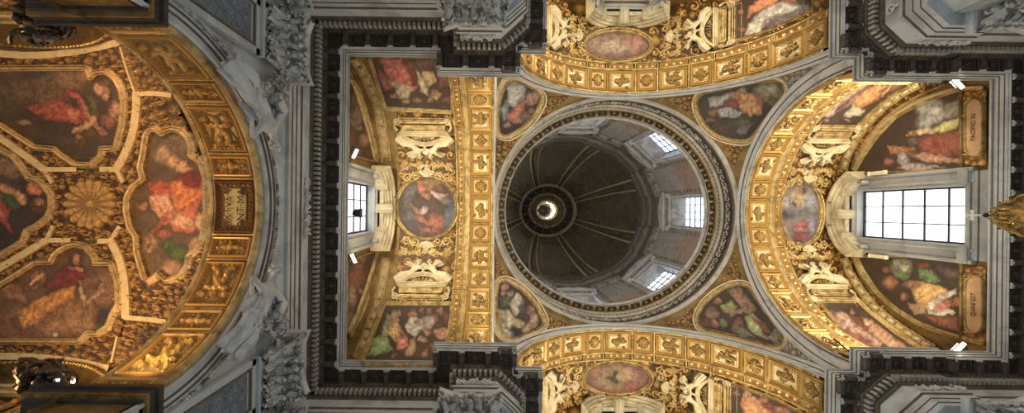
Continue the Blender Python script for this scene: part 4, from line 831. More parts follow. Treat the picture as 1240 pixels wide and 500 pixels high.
# window: local x lateral, y into the room, z up (from the sill height 0 = WH0)
def make_window():
    b = MB()
    for k in range(4): b.box((-WHW+2*WHW*k/3*1.0, -.28, 2.05), (.04, .05, 4.2))
    for k in range(6): b.box((0, -.28, .02+4.1*k/5), (2*WHW, .05, .045))
    b.box((0, -.28, 4.14), (2.2, .08, .09)); b.box((-WHW+.03, -.28, 2.05), (.08, .08, 4.1)); b.box((WHW-.03, -.28, 2.05), (.08, .08, 4.1))
    r = struct(b.build('window_9', [M['lead']])); 
    b = MB(); b.box((0, -.34, 2.05), (2*WHW, .02, 4.2)); b.build('pane', [M['glass']], r)
    b = MB()
    for s_ in (-1, 1):
        b.box((s_*(WHW+.02), -.16, 2.05), (.04, .36, 4.3), 0)                                # reveals
        for k, (x0, wd, d) in enumerate([(WHW, .14, .10), (WHW+.12, .10, .16), (WHW+.2, .34, .13), (WHW+.52, .14, .24)]):
            b.box((s_*(x0+wd/2), d/2, 2.0), (wd, d, 4.5), 0, bev=.02)
        b.box((s_*(WHW+.36), .2, 4.2), (.5, .42, .34), 0, bev=.05)
        b.box((s_*(WHW+.36), .16, .0), (.6, .3, .3), 0, bev=.04)
        b.tube([(s_*(WHW+.40), .2, 4.05), (s_*(WHW+.40), .42, 3.9), (s_*(WHW+.40), .36, 3.6), (s_*(WHW+.40), .2, 3.5)], .09, 8)
    b.box((0, -.16, 4.19), (2.3, .36, .05), 0); b.box((0, -.1, -.02), (2.3, .4, .06), 0)
    for k, (z0, ht, d) in enumerate([(4.1, .14, .12), (4.22, .10, .2), (4.3, .12, .3), (4.40, .08, .44)]):
        b.box((0, d/2, z0+ht/2), (3.0+d, d, ht), 0, bev=.015)
    for k, (z0, ht, d) in enumerate([(-.16, .14, .2), (-.32, .16, .12), (-.9, .56, .08)]): b.box((0, d/2, z0+ht/2), (3.2, d, ht), 0, bev=.015)
    b.build('surround', [M['wframe']], r)
    # curved head rising in front of the vault
    b = MB(); cz = 2.85; prof = [(1.70, .02), (1.72, .55), (1.80, .58), (1.82, .68), (1.90, .70), (1.92, .80), (2.0, .82), (2.04, .92), (2.12, .93), (2.14, .05)]
    V = []; Fc = []; K = len(prof); n = 28
    for i in range(n+1):
        a = -1.1+2.2*i/n
        for q, d in prof: V.append((1.04*q*math.sin(a), d, cz+.97*q*math.cos(a)))
    for i in range(n):
        for j in range(K-1): Fc.append((i*K+j, i*K+j+1, (i+1)*K+j+1, (i+1)*K+j))
    Fc += [tuple(range(K)), tuple(n*K+k for k in reversed(range(K)))]
    b.add(V, Fc)
    b.box((0, .5, 4.38), (.44, .86, .42), 0, bev=.06); b.box((0, .62, 4.30), (.24, .72, .40), 0, bev=.06)
    b.box((0, .25, 4.35), (2.2, .45, .1), 0); 
    for s_ in (-1, 1): b.box((s_*1.0, .35, 4.33), (.3, .7, .26), 0, bev=.05)
    hd = b.build('pediment', [M['wped']], r); hd['label'] = 'dusty cream curved window head'
    b = MB()
    for s_ in (-1, 1):
        b.box((s_*.55, .95, 4.62), (.06, .1, .08), 0)
    b.build('bracket', [M['black']], r)
    return r
M['wframe'] = mat('blue grey marble frame', (.36, .375, .39), .42, 0, (1.3, (.24, .25, .26), .45, .68))
M['wped'] = mat('dusty cream marble', (.56, .48, .32), .45, 0, (1.6, (.34, .28, .18), .42, .62))
w9 = make_window()
WM = {'right': basis((0, 1, 0), (-1, 0, 0), (0, 0, 1), (XE, 0, WH0+ZE)), 'left': basis((0, -1, 0), (1, 0, 0), (0, 0, 1), (XW, 0, WH0+ZE)),
      'top': basis((1, 0, 0), (0, 1, 0), (0, 0, 1), (CXR, -YE, WH0+.3+ZE)), 'bottom': basis((-1, 0, 0), (0, -1, 0), (0, 0, 1), (CXR, YE, WH0+.3+ZE))}
w9.matrix_basis = WM['right']
for i, k in enumerate(('left', 'top', 'bottom')): c_ = copy_tree(w9, None, WM[k]); c_.name = 'window_%d' % (10+i)
# --- coffers
def hf_mesh(name, w, l, nx, ny, fn, mat_, parent=None, thr=None):
    x = np.linspace(-w/2, w/2, nx); y = np.linspace(-l/2, l/2, ny); X, Y = np.meshgrid(x, y, indexing='ij'); d, c = fn(X.ravel(), Y.ravel())
    V = np.stack([X.ravel(), Y.ravel(), d], 1); Fc = []
    D = d.reshape(nx, ny)
    for i in range(nx-1):
        for j in range(ny-1):
            if thr is not None and max(D[i, j], D[i+1, j], D[i, j+1], D[i+1, j+1]) <= thr: continue
            Fc.append((i*ny+j, (i+1)*ny+j, (i+1)*ny+j+1, i*ny+j+1))
    used = sorted({v for f in Fc for v in f}); mp = {v: i for i, v in enumerate(used)}
    return mesh_obj(name, V[used], [tuple(mp[v] for v in f) for f in Fc], mat_, parent, False, col=c[used])
G1, G2, CRM, DK, BR = srgb((192, 156, 88)), srgb((120, 82, 32)), srgb((238, 224, 186)), srgb((110, 74, 28)), srgb((150, 108, 46))
def sm(a, b_, x): t = np.clip((x-a)/(b_-a), 0, 1); return t*t*(3-2*t)
def coffer_fn(w, l):
    def fn(x, y):
        e = np.minimum(w/2-abs(x), l/2-abs(y))
        d = .10*(1-sm(.02, .05, abs(e-.03)))*0+.11*np.exp(-((e-.035)/.03)**2)+.05*np.exp(-((e-.115)/.018)**2)*(1+.5*np.sign(np.sin((x+y)*60)))+.045*np.exp(-((e-.20)/.014)**2)
        q = np.hypot(np.maximum(abs(x)-(w/2-.32), 0), np.maximum(abs(y)-(l/2-.32), 0)); d += .03*np.exp(-((q-.05)/.016)**2)*(e > .2)
        corner = np.hypot(abs(x)-(w/2-.25), abs(y)-(l/2-.25)); d += .05*np.exp(-(corner/.035)**2)
        t = sm(.14, .17, e)[:, None]; c = G1*(1-t)+CRM*t
        m = (np.exp(-((e-.20)/.02)**2))[:, None]; c = c*(1-m)+G1*m
        return d, c*1.1
    return fn
def smin(d, x, y, s_, cs): return d
def orn_fn(kind, w, l):
    rs = random.Random(hash(kind) % 1000 if isinstance(kind, str) else kind); R = min(w, l)/2-.15
    def fn(x, y):
        r = np.hypot(x, y); a = np.arctan2(y, x)
        if kind == 0: h = np.clip((1.02+.12*np.cos(8*a))*R-r, 0, 1)*1.0*(.55+.5*np.cos(8*a)*(r/R))+.10*np.exp(-(r/.08)**2)+.05*np.exp(-((r-.6*R)/.04)**2); h = np.where(r < R*(1.02+.12*np.cos(8*a)), np.clip(h, .03, .12), 0)
        elif kind == 1: k = abs(x)/(R*1.0)+abs(y)/(R*1.05); h = np.where(k < 1.15, .05+.05*np.cos(a*4+r*14)**2+.05*np.exp(-(r/.09)**2), 0)
        else:                               # upright figures, eagles and crests
            h = np.zeros(len(x)); rr = random.Random(kind)
            L = l/2-.20; W = w/2-.10
            parts = [(0, .55, .30, .34), (0, .05, .42, .36), (0, -.45, .36, .36), (.0, .86, .16, .14)]+[(sx*rr.uniform(.3, .75), rr.uniform(-.8, .8), rr.uniform(.14, .34), rr.uniform(.12, .3)) for sx in (-1, 1, -1, 1, -1, 1, -1, 1)]
            for px_, py_, rx, ry in parts:
                q = 1-((x/W-px_)/rx)**2-((y/L-py_)/ry)**2; h = np.maximum(h, .12*np.sqrt(np.clip(q, 0, 1)))
            h = h*(.8+.3*np.sin(x*38+3*np.sin(y*17))*np.cos(y*31))
            h = np.where(h > .025, h, 0)
        t = np.clip(h/.11, 0, 1)[:, None]
        return h, (G2*.6*(1-t)+G1*t)*.85
    return fn
def make_coffer(w, l, kind, label=None):
    nx, ny = max(24, int(w/.028)), max(24, int(l/.028))
    b = hf_mesh('coffer', w, l, nx, ny, coffer_fn(w, l), M['relief']); 
    o = hf_mesh('relief_ornament', w, l, nx, ny, orn_fn(kind, w, l), M['relief'], b, thr=.0)
    return b
def small_fn(w, l, seed):
    rr = random.Random(seed); kk = rr.randint(2, 5)
    def fn(x, y):
        e = np.minimum(w/2-abs(x), l/2-abs(y)); d = .06*np.exp(-((e-.03)/.02)**2)+.02*np.exp(-((e-.08)/.012)**2)
        h = .05*np.clip(np.cos(y*2*PI*kk/l)*np.cos(x/w*PI*1.3)+.25*np.cos(y*2*PI*kk*3/l), 0, 1)*(e > .1); d += h
        t = np.clip(h/.04, 0, 1)[:, None]; m = sm(.05, .09, e)[:, None]
        return d, (G1*(1-m)+(BR*(1-t)+CRM*t)*m)*1.05
    return fn
def surf_mat(B, a, th, off, flip=1):
    """matrix: local x along the axis, local y along the curve away from the crown (flip=-1 mirrors), z towards the room"""
    p = Vector(B.at(a, th, off)); p.z += ZE
    e = 1e-3; q = Vector(B.at(a, th+e, off)); q.z += ZE; ty = (q-p).normalized()*flip
    ax = Vector((1, 0, 0)) if B.axis == 'x' else Vector((0, 1, 0)); nz = ax.cross(ty).normalized()
    ctr = Vector(B.at(a, 0, B.Rz)); ctr.z += ZE
    if nz.dot(ctr-p) < 0: ax = -ax; nz = ax.cross(ty).normalized()
    return basis(ax, ty, nz, p)
def put(proto, used, parent, m):
    o = proto if not used.get(proto.name) else copy_tree(proto)
    if used.get(proto.name) and False: pass
    used[proto.name] = True; o.parent = parent; o.matrix_parent_inverse = wm(parent).inverted() if parent else Matrix(); o.matrix_basis = m
    return o
used = {}
CW = .98
sq = [make_coffer(CW, .86, 0), make_coffer(CW, .86, 1)]; tl = [make_coffer(CW, 1.22, 11), make_coffer(CW, 1.22, 12), make_coffer(CW, 1.22, 13)]
def panel_small(l, seed): return hf_mesh('border_panel', .30, l, 12, int(l/.03), small_fn(.30, l, seed), M['relief'])
sp = [panel_small(.86, 3), panel_small(1.22, 5)]
arms = {'left': (A_lr, B_left, XL, -1, 'the round fresco'), 'right': (A_lr, B_right, XR, 1, 'the tall oval fresco'), 'top': (A_tb, B_top, -RD, -1, 'the top arm'), 'bottom': (A_tb, B_top, RD, 1, 'the bottom arm')}
for nm, (A, B, a0, sg, desc) in arms.items():
    root = empty('coffered_arch', (A.at(a0, 0)[0], A.at(a0, 0)[1], A.at(a0, 0)[2]+ZE))
    tag(root, 'arch band of gilded square and oblong coffers between the dome and '+desc, 'arch', 'coffered arches under the dome')
    RR = (A.Rl+A.Rz)/2; ac = a0+sg*.62; ab = a0+sg*(1.35+.24 if nm in ('left', 'right') else 1.1+.24)
    s_ = 0.0; k = 0; seq = [(0, 0.0)]
    pos = 0
    seq = [('t', 0.0)]; p = .61
    while p < RR*PI/2-.2:
        seq.append(('s', p+.12+.43)); p += .12+.86
        if p > RR*PI/2-.4: break
        seq.append(('t', p+.12+.61)); p += .12+1.22
    for i, (t, p) in enumerate(seq):
        for sd in ((1,) if p == 0 else (1, -1)):
            th = sd*p/RR
            if abs(th) > 1.62: continue
            pr = sq[(i//2) % 2] if t == 's' else tl[(i//2+(sd > 0)) % 3]
            put(pr, used, root, surf_mat(A, ac, th, .03, sd))
            o = put(sp[0] if t == 's' else sp[1], used, root, surf_mat(B, ab, th, .06, sd))
    # raised fillets across and along the band
    b = MB()
    ths = np.linspace(-PI/2, PI/2, 49)
    for a in (a0+sg*.07, a0+sg*1.17): b.tube([tuple(zup(A.at(a, th, .03))) for th in ths], .05, 6)
    for a in (ab-sg*.2, ab+sg*.2): b.tube([tuple(zup(B.at(a, th, .06))) for th in ths], .045, 6)
    edges = set()
    for t, p in seq:
        hl = .43 if t == 's' else .61
        for e in (p-hl-.06, p+hl+.06):
            for sd in (1, -1): edges.add(round(sd*e/RR, 3))
    for th in edges:
        if abs(th) < 1.6: b.tube([tuple(zup(A.at(a0+sg*.07, th, .03))), tuple(zup(A.at(a0+sg*1.17, th, .03)))], .035, 6); b.tube([tuple(zup(B.at(ab-sg*.2, th, .06))), tuple(zup(B.at(ab+sg*.2, th, .06)))], .03, 6)
    b.build('fillet', [M['gold']], root)
# --- angels, shells, pediments of the vault fields
def skin_mesh(name, verts, edges, radii, root=0, sub=1):
    me = bpy.data.meshes.new(name); me.from_pydata([tuple(v) for v in verts], edges, []); o = bpy.data.objects.new(name, me); COL.objects.link(o)
    m = o.modifiers.new('s', 'SKIN'); m.use_smooth_shade = True
    for i, r in enumerate(radii): me.skin_vertices[0].data[i].radius = (r, r)
    me.skin_vertices[0].data[root].use_root = True
    if sub: s_ = o.modifiers.new('d', 'SUBSURF'); s_.levels = sub; s_.render_levels = sub
    dg = bpy.context.evaluated_depsgraph_get(); ev = o.evaluated_get(dg); m2 = bpy.data.meshes.new_from_object(ev)
    V = [tuple(v.co) for v in m2.vertices]; Fc = [tuple(p.vertices) for p in m2.polygons]
    bpy.data.objects.remove(o); bpy.data.meshes.remove(me); bpy.data.meshes.remove(m2)
    return V, Fc
def figure(J, s_=1.0, hands=True):
    """one continuous body. J: joints pelvis chest neck head shL elL haL shR elR haR hipL knL ftL hipR knR ftR (metres)"""
    names = ['pelvis', 'waist', 'chest', 'neck', 'head', 'crown', 'shL', 'elL', 'haL', 'shR', 'elR', 'haR', 'hipL', 'knL', 'anL', 'ftL', 'hipR', 'knR', 'anR', 'ftR']
    P = {k: Vector(v) for k, v in J.items()}; P['waist'] = P['pelvis'].lerp(P['chest'], .5)
    P['crown'] = P['head']+(P['head']-P['neck']).normalized()*.12*s_
    for q in 'LR': P['an'+q] = P['kn'+q].lerp(P['ft'+q], .86) if 'an'+q not in P else P['an'+q]
    R = dict(pelvis=.15, waist=.125, chest=.155, neck=.055, head=.105, crown=.07, shL=.075, elL=.05, haL=.035, shR=.075, elR=.05, haR=.035, hipL=.105, knL=.07, anL=.042, ftL=.04, hipR=.105, knR=.07, anR=.042, ftR=.04)
    V = [P[n] for n in names]; I = {n: i for i, n in enumerate(names)}
    E = [('pelvis', 'waist'), ('waist', 'chest'), ('chest', 'neck'), ('neck', 'head'), ('head', 'crown'), ('chest', 'shL'), ('shL', 'elL'), ('elL', 'haL'), ('chest', 'shR'), ('shR', 'elR'), ('elR', 'haR'), ('pelvis', 'hipL'), ('hipL', 'knL'), ('knL', 'anL'), ('anL', 'ftL'), ('pelvis', 'hipR'), ('hipR', 'knR'), ('knR', 'anR'), ('anR', 'ftR')]
    E = [(I[a], I[b_]) for a, b_ in E]; Rd = [R[n]*s_ for n in names]
    if hands:
        for q in 'LR':
            h = P['ha'+q]; d = (h-P['el'+q]).normalized(); side = d.cross(Vector((0, 0, 1)) if abs(d.z) < .9 else Vector((1, 0, 0))).normalized(); up = side.cross(d)
            palm = len(V); V.append(h+d*.06*s_); Rd.append(.030*s_); E.append((I['ha'+q], palm))
            for f, (o, L) in enumerate([(-.036, .075), (-.012, .09), (.012, .085), (.036, .065)]):
                a = len(V); V.append(h+d*(.085)*s_+side*o*s_); Rd.append(.0105*s_); E.append((palm, a))
                V.append(h+d*(.085+L*.6)*s_+side*o*1.2*s_-up*.012*s_); Rd.append(.0095*s_); E.append((a, a+1))
                V.append(h+d*(.085+L)*s_+side*o*1.25*s_-up*.04*s_); Rd.append(.008*s_); E.append((a+1, a+2))
            a = len(V); V.append(h+d*.04*s_+side*.05*s_); Rd.append(.012*s_); E.append((palm, a)); V.append(h+d*.08*s_+side*.075*s_-up*.02*s_); Rd.append(.010*s_); E.append((a, a+1))
    Vb, Fb = skin_mesh('body', V, E, Rd)
    b = MB(); b.add(Vb, Fb)
    return b, P
def face_hair(P, s_, fwd, root, mh, hair_r=.12):
    up = (P['head']-P['neck']).normalized(); f = Vector(fwd).normalized(); f = (f-up*f.dot(up)).normalized(); sd = up.cross(f)
    c = P['head']+up*.04*s_
    b = MB()
    b.add([tuple(c+f*.10*s_+up*.03*s_), tuple(c+f*.10*s_-up*.02*s_+sd*.018*s_), tuple(c+f*.10*s_-up*.02*s_-sd*.018*s_), tuple(c+f*.135*s_-up*.02*s_)], [(0, 1, 3), (0, 3, 2), (1, 2, 3)])
    for q in (-1, 1): b.ball(tuple(c+f*.098*s_+sd*q*.038*s_+up*.025*s_), .014*s_, 6); b.ball(tuple(c+sd*q*.105*s_), (.02*s_,)*3, 6)
    b.ball(tuple(c+f*.102*s_-up*.05*s_), .02*s_, 6)
    b.build('face', root.active_material, root, True)
    b = MB(); rr = random.Random(5)
    for k in range(26):
        u_ = rr.uniform(-1, 1); w = rr.uniform(0, 2*PI); d = up*max(-.3, u_)+(f*math.cos(w)*.8+sd*math.sin(w))*math.sqrt(max(0, 1-u_*u_)); 
        if d.dot(f) > .45: continue
        b.ball(tuple(c+d.normalized()*.105*s_), rr.uniform(.03, .045)*s_, 6)
    b.build('hair', mh, root, True)
def wing(b, o, d, up, L, W, n=9):
    """feathered wing: overlapping feathers fanning from the shoulder o"""
    o = Vector(o); d = Vector(d).normalized(); up = Vector(up).normalized(); nn = d.cross(up).normalized()
    for k in range(n):
        a = -.25+1.15*k/(n-1); dir_ = (d*math.cos(a)+up*math.sin(a)).normalized(); l = L*(1-.45*k/(n-1)); side = nn.cross(dir_)
        st = o+d*L*.12*k/(n-1); P_ = []
        prof = [(0, .02), (.25, .055), (.6, .07), (.9, .05), (1, .005)]
        V = []
        for t, w in prof:
            c = st+dir_*l*t+nn*.012*k; V += [tuple(c-side*w*W), tuple(c+nn*.03), tuple(c+side*w*W)]
        Fc = []
        for i in range(len(prof)-1): Fc += [(3*i, 3*i+1, 3*i+4, 3*i+3), (3*i+1, 3*i+2, 3*i+5, 3*i+4)]
        b.add(V, Fc)
    b.tube([tuple(o), tuple(o+up*L*.12+d*L*.15), tuple(o+up*L*.30+d*L*.2)], [.06*W, .07*W, .03*W], 8)
def drape(b, pts, r0, r1, nf=7, amp=.35, flat=None):
    """cloth hanging round a line of points with folds along it"""
    pts = [Vector(p) for p in pts]; N = len(pts); n = nf*4; V = []; ref = Vector(flat) if flat else Vector((0, 0, 1))
    for i, p in enumerate(pts):
        t = (pts[min(i+1, N-1)]-pts[max(i-1, 0)]).normalized(); a = t.cross(ref).normalized(); c = a.cross(t).normalized(); R_ = r0+(r1-r0)*i/(N-1)
        for k in range(n):
            w = 2*PI*k/n; rr = R_*(1+amp*(.3+.7*i/(N-1))*math.sin(nf*w+.7*math.sin(i*1.3))); V.append(tuple(p+rr*(a*math.cos(w)+c*math.sin(w)*.75)))
    Fc = [(i*n+k, i*n+(k+1) % n, (i+1)*n+(k+1) % n, (i+1)*n+k) for i in range(N-1) for k in range(n)]; Fc += [tuple(range(n)), tuple((N-1)*n+k for k in reversed(range(n)))]
    b.add(V, Fc)
def make_angel(mirror=1, m1=None):
    # reclines along local +x (head near the pediment top), z towards the room, y down the vault
    mx = lambda v: (v[0]*mirror, v[1], v[2])
    J = dict(pelvis=(.10, .12, .14), chest=(-.18, -.16, .20), neck=(-.25, -.27, .23), head=(-.26, -.37, .26), shL=(-.34, -.14, .22), elL=(-.52, -.02, .24), haL=(-.46, .16, .26), shR=(-.06, -.24, .24), elR=(.14, -.36, .28), haR=(.34, -.44, .26),
             hipL=(.10, .22, .16), knL=(.44, .28, .26), ftL=(.74, .50, .14), hipR=(.18, .14, .16), knR=(.50, .12, .24), ftR=(.84, .30, .12))
    J = {k: mx(v) for k, v in J.items()}
    b, P = figure(J, .95, hands=False); root = b.build('stucco_angel', [m1 or M['stucco']], None, True)
    face_hair(P, .95, (0, -.2, 1), root, M['stucco'])
    b = MB(); wing(b, mx((-.16, -.2, .08)), mx((.75, -.5, 0)), mx((-.1, -1, 0)), .62, 1.1, 8); wing(b, mx((-.28, -.16, .08)), mx((-.9, -.2, 0)), mx((0, -1, 0)), .5, 1.0, 8); b.build('wing', [M['stucco']], root)
    b = MB(); drape(b, [mx((.02, .10, .16)), mx((.24, .17, .2)), mx((.45, .24, .22)), mx((.62, .36, .16)), mx((.74, .46, .10))], .12, .15, 7, .34); b.build('drapery', [M['stucco']], root, True)
    return root
angA, angB = make_angel(1), make_angel(-1)
def make_pediment(wd=2.3):
    b = MB(); n = 22; prof = [(0, .05), (.02, .20), (.05, .24), (.09, .24), (.12, .17), (.15, .17), (.17, .10), (.2, .08)]
    R0 = wd*.62; half = math.asin((wd/2)/R0); cy = -.0+R0*math.cos(half); V = []; Fc = []; K = len(prof)
    for i in range(n+1):
        a = -half+2*half*i/n
        for q, d in prof: V.append(((R0-q)*math.sin(a), cy-(R0-q)*math.cos(a), d))
    for i in range(n):
        for j in range(K-1): Fc.append((i*K+j, i*K+j+1, (i+1)*K+j+1, (i+1)*K+j))
    b.add(V, Fc)
    for y0, w_, z_, h_ in ((.02, wd+.12, .24, .07), (.09, wd, .18, .06), (.15, wd-.1, .14, .08)): b.box((0, y0, z_/2), (w_, h_, z_), 0, bev=.015)
    for k in range(26): b.box((-wd/2+.06+(wd-.12)*k/25, .135, .16), (.05, .04, .05))
    r = b.build('stucco_pediment', [M['stucco']])
    b = MB()                                # tympanum leaves
    for k in range(-4, 5):
        a = k*.28; L = .30*math.cos(a*.9)+.04; b.tube([(k*.05, -.04, .09), (k*.05+math.sin(a)*L*1.5, -.05-math.cos(a)*L*.62, .14), (k*.05+math.sin(a)*L*2.1, -.04-math.cos(a)*L*.8, .1)], [.03, .05, .015], 6)
    for s_ in (-1, 1):
        for q in range(3): b.ball((s_*(.45+.16*q), -.06, .1), (.06, .045, .05), 6)
    t = b.build('tympanum_relief', [M['gold_orn']], r)
    for s_ in (-1, 1):                      # scrolls at both ends
        b = MB()
        pts = []
        for i in range(26): a = i*.42; rr = .17*(1-i/29); pts.append((s_*(wd/2-.02+rr*math.cos(a)*-1), .66+rr*math.sin(a), .12+.003*i))
        b.tube(pts, .035, 6); b.tube([(s_*(wd/2+.05), .22, .12), (s_*(wd/2+.14), .40, .14), (s_*(wd/2+.1), .58, .13)], [.06, .05, .04], 8)
        b.ball((s_*(wd/2+.04), .66, .15), .05, 8)
        b.build('scroll', [M['stucco']], r)
    b = MB(); b.box((0, .36, .05), (wd-.3, .28, .1), 0, bev=.02); 
    for s_ in (-1, 1): b.box((0, .36+s_*.13, .12), (wd-.3, .04, .06), 0); b.box((s_*(wd/2-.17), .36, .12), (.04, .3, .06), 0)
    b.box((0, .36, .11), (wd*.45, .10, .06), 0, bev=.02)
    for s_ in (-1, 1):
        for k in range(4): b.ball((s_*(.62+.1*k), .36, .1), (.045, .05, .04), 6)
    b.box((0, .62, .06), (wd-.1, .10, .12), 0, bev=.02); b.box((0, .74, .09), (wd, .05, .16), 0, bev=.015); b.box((0, .95, .03), (wd-.3, .2, .06), 0, bev=.01)
    for s_ in (-1, 1): b.box((0, .95+s_*.13, .05), (wd-.2, .03, .10), 0); b.box((s_*(wd/2-.12), .95, .05), (.03, .28, .10), 0)
    for k in range(34): b.ball((-wd/2+.08+(wd-.16)*k/33, .68, .12), (.025, .025, .025), 5)
    b.build('entablature', [M['gold']], r)
    return r
ped = make_pediment()
def make_shell():
    b = MB(); n = 11
    for k in range(n):
        a = -1.25+2.5*k/(n-1); L = .36*(1-.12*abs(a)); pts = [(0, .44, .03)]
        for t in (.3, .6, .9, 1.0): pts.append((math.sin(a)*L*t*1.35, .44-math.cos(a)*L*t, .03+.13*math.sin(t*2.4)))
        b.tube(pts, [.012, .028, .045, .055, .03], 6)
    b.box((0, .47, .05), (.3, .08, .1), 0, bev=.02)
    r = b.build('stucco_shell', [M['stucco']])
    b = MB()
    b.ball((0, .62, .10), (.10, .12, .10), 12)  # cherub head with two small wings
    b.ball((0, .60, .19), (.02, .03, .02), 6)
    for s_ in (-1, 1): b.ball((s_*.035, .57, .185), .012, 5); b.ball((s_*.05, .63, .17), (.03, .035, .03), 6)
    for k in range(9): a = -1.4+2.8*k/8; b.ball((.09*math.sin(a), .60-.11*math.cos(a)+.02, .1), .035, 6)
    for s_ in (-1, 1): wing(b, (s_*.08, .64, .04), (s_*1, .25, 0), (s_*.3, -1, 0), .34, .7, 6)
    b.build('cherub_head', [M['stucco']], r)
    return r
shl = make_shell()
def make_festoon(s_):
    b = MB(); rr = random.Random(8)
    for k in range(46):
        t = k/45; x = .25+.95*t; y = .42+.28*math.sin(t*PI)+.05*rr.uniform(-1, 1); z = .06+.06*rr.random()
        b.ball((s_*x, y, z), rr.uniform(.045, .085), 6)
    for cx, cy, R_, hd in ((.55, .12, .21, 1), (.98, .10, .22, -1), (1.05, .58, .18, 1), (.36, .70, .13, -1)):
        pts = []
        for i in range(20): a = i*.5*hd; q = R_*(1-i/23); pts.append((s_*(cx+q*math.cos(a)), cy+q*math.sin(a), .06+.004*i))
        b.tube(pts, [.045]*19+[.06], 6)
        for i in range(0, 14, 2): a = i*.5*hd; q = R_*(1-i/23)+.06; b.ball((s_*(cx+q*math.cos(a)), cy+q*math.sin(a), .05), (.05, .05, .035), 5)
    return b.build('stucco_festoon', [M['fest']])
M['fest'] = mat('half gilded stucco', (.72, .55, .25), .42, .3, (7, (.38, .22, .07), .45, .62), (16, .4, .02, 'n'))
fsA, fsB = make_festoon(1), make_festoon(-1)
used = {}
WHERE = {'left': ('by round fresco', -3.15, 1.), 'right': ('by tall oval fresco', 15.35, .82), 'top': ('in the top arm', -8.42, .76), 'bottom': ('in the bottom arm', 8.42, .76)}
SIDE = {('left', 1): 'below it', ('left', -1): 'above it', ('right', 1): 'below it', ('right', -1): 'above it', ('top', 1): 'far half', ('top', -1): 'entrance half', ('bottom', 1): 'far half', ('bottom', -1): 'entrance half'}
for nm, (w_, ac, sc_) in WHERE.items():
    B = arms[nm][1]; SC = Matrix.Diagonal((sc_, 1, 1, 1))
    k_ = {'left': 1., 'right': 1., 'top': 1.04, 'bottom': 1.04}[nm]
    for sd in (1, -1):
        pl_ = w_+', '+SIDE[(nm, sd)]
        def P_(proto, th, off, what, cat, dx=0, extra=Matrix()):
            m = surf_mat(B, ac, sd*th*k_, off, sd); ax = 1
            o = put(proto, used, None, m @ Matrix.Translation((dx, 0, 0)) @ SC @ extra); o.name = proto.name.split('.')[0]
            tag(o, what+' '+pl_, cat, None); return o
        th_s = .29 if nm in ('left', 'right') else .34
        P_(ped, .72, .02, 'ivory curved stucco pediment with scroll ends,', 'pediment')['group'] = 'stucco pediments of the arm vaults'
        P_(shl, th_s-.0, .02, 'small ivory shell over a winged cherub head,', 'shell')['group'] = 'shells beside the oval frescoes'
        for q, pr in ((1, angA), (-1, angB)):
            # angle: which one is nearer the dome
            m = surf_mat(B, ac, sd*.60*k_, .02, sd); tx = (m.to_3x3() @ Vector((q, 0, 0)))
            a_dir = tx.x if B.axis == 'x' else tx.y; toward = 'dome' if (a_dir > 0) == (ac < (CXR if B.axis == 'x' else 0)) else 'window'
            o = P_(pr, .60, .02, 'winged ivory angel on the %s side of the pediment' % toward, 'angel', .52*q*sc_, Matrix.Diagonal((1, 1, 1, 1))); o['group'] = 'stucco angels on the pediments'
            o = P_(fsA if q == 1 else fsB, th_s+.0, .02, 'gilt scroll festoon on the %s side of the shell' % toward, 'festoon'); o['group'] = 'festoons beside the oval frescoes'
# --- worked gold grounds on the vaults and pendentives
def outline_band(surf, a0, a1, t0, t1, n=14): pass
def sides(*p): return list(p)
M['rel2'] = M['relief']
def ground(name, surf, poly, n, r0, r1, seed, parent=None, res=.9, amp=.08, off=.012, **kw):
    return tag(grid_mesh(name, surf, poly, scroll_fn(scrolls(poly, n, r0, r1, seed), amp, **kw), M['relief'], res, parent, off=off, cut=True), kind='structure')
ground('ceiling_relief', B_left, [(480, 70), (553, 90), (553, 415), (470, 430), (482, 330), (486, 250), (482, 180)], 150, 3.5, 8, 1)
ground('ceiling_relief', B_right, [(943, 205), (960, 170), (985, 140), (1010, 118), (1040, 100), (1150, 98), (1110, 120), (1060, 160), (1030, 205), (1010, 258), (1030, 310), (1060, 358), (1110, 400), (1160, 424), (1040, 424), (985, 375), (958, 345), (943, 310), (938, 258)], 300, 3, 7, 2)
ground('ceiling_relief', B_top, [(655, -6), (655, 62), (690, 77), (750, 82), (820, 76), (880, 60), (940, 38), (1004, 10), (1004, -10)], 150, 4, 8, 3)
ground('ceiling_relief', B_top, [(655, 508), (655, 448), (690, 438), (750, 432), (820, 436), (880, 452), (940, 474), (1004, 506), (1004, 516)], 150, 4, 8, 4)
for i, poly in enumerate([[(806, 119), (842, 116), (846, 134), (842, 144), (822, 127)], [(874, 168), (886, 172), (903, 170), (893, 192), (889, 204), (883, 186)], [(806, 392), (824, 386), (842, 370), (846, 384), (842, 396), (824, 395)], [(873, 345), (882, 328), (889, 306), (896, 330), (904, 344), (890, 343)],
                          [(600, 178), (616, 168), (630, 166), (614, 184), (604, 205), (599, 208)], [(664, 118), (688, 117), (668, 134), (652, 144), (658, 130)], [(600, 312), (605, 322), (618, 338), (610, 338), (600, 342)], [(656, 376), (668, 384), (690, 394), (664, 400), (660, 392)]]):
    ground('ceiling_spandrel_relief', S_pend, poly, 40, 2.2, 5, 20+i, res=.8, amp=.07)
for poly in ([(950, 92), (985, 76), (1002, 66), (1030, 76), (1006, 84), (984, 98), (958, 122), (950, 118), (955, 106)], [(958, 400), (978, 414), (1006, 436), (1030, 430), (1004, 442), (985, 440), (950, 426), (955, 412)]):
    ground('ceiling_spandrel_relief', S_pend, poly, 30, 3, 6, 77, res=.8, amp=.10, lo=(120, 108, 88), hi=(214, 208, 196))
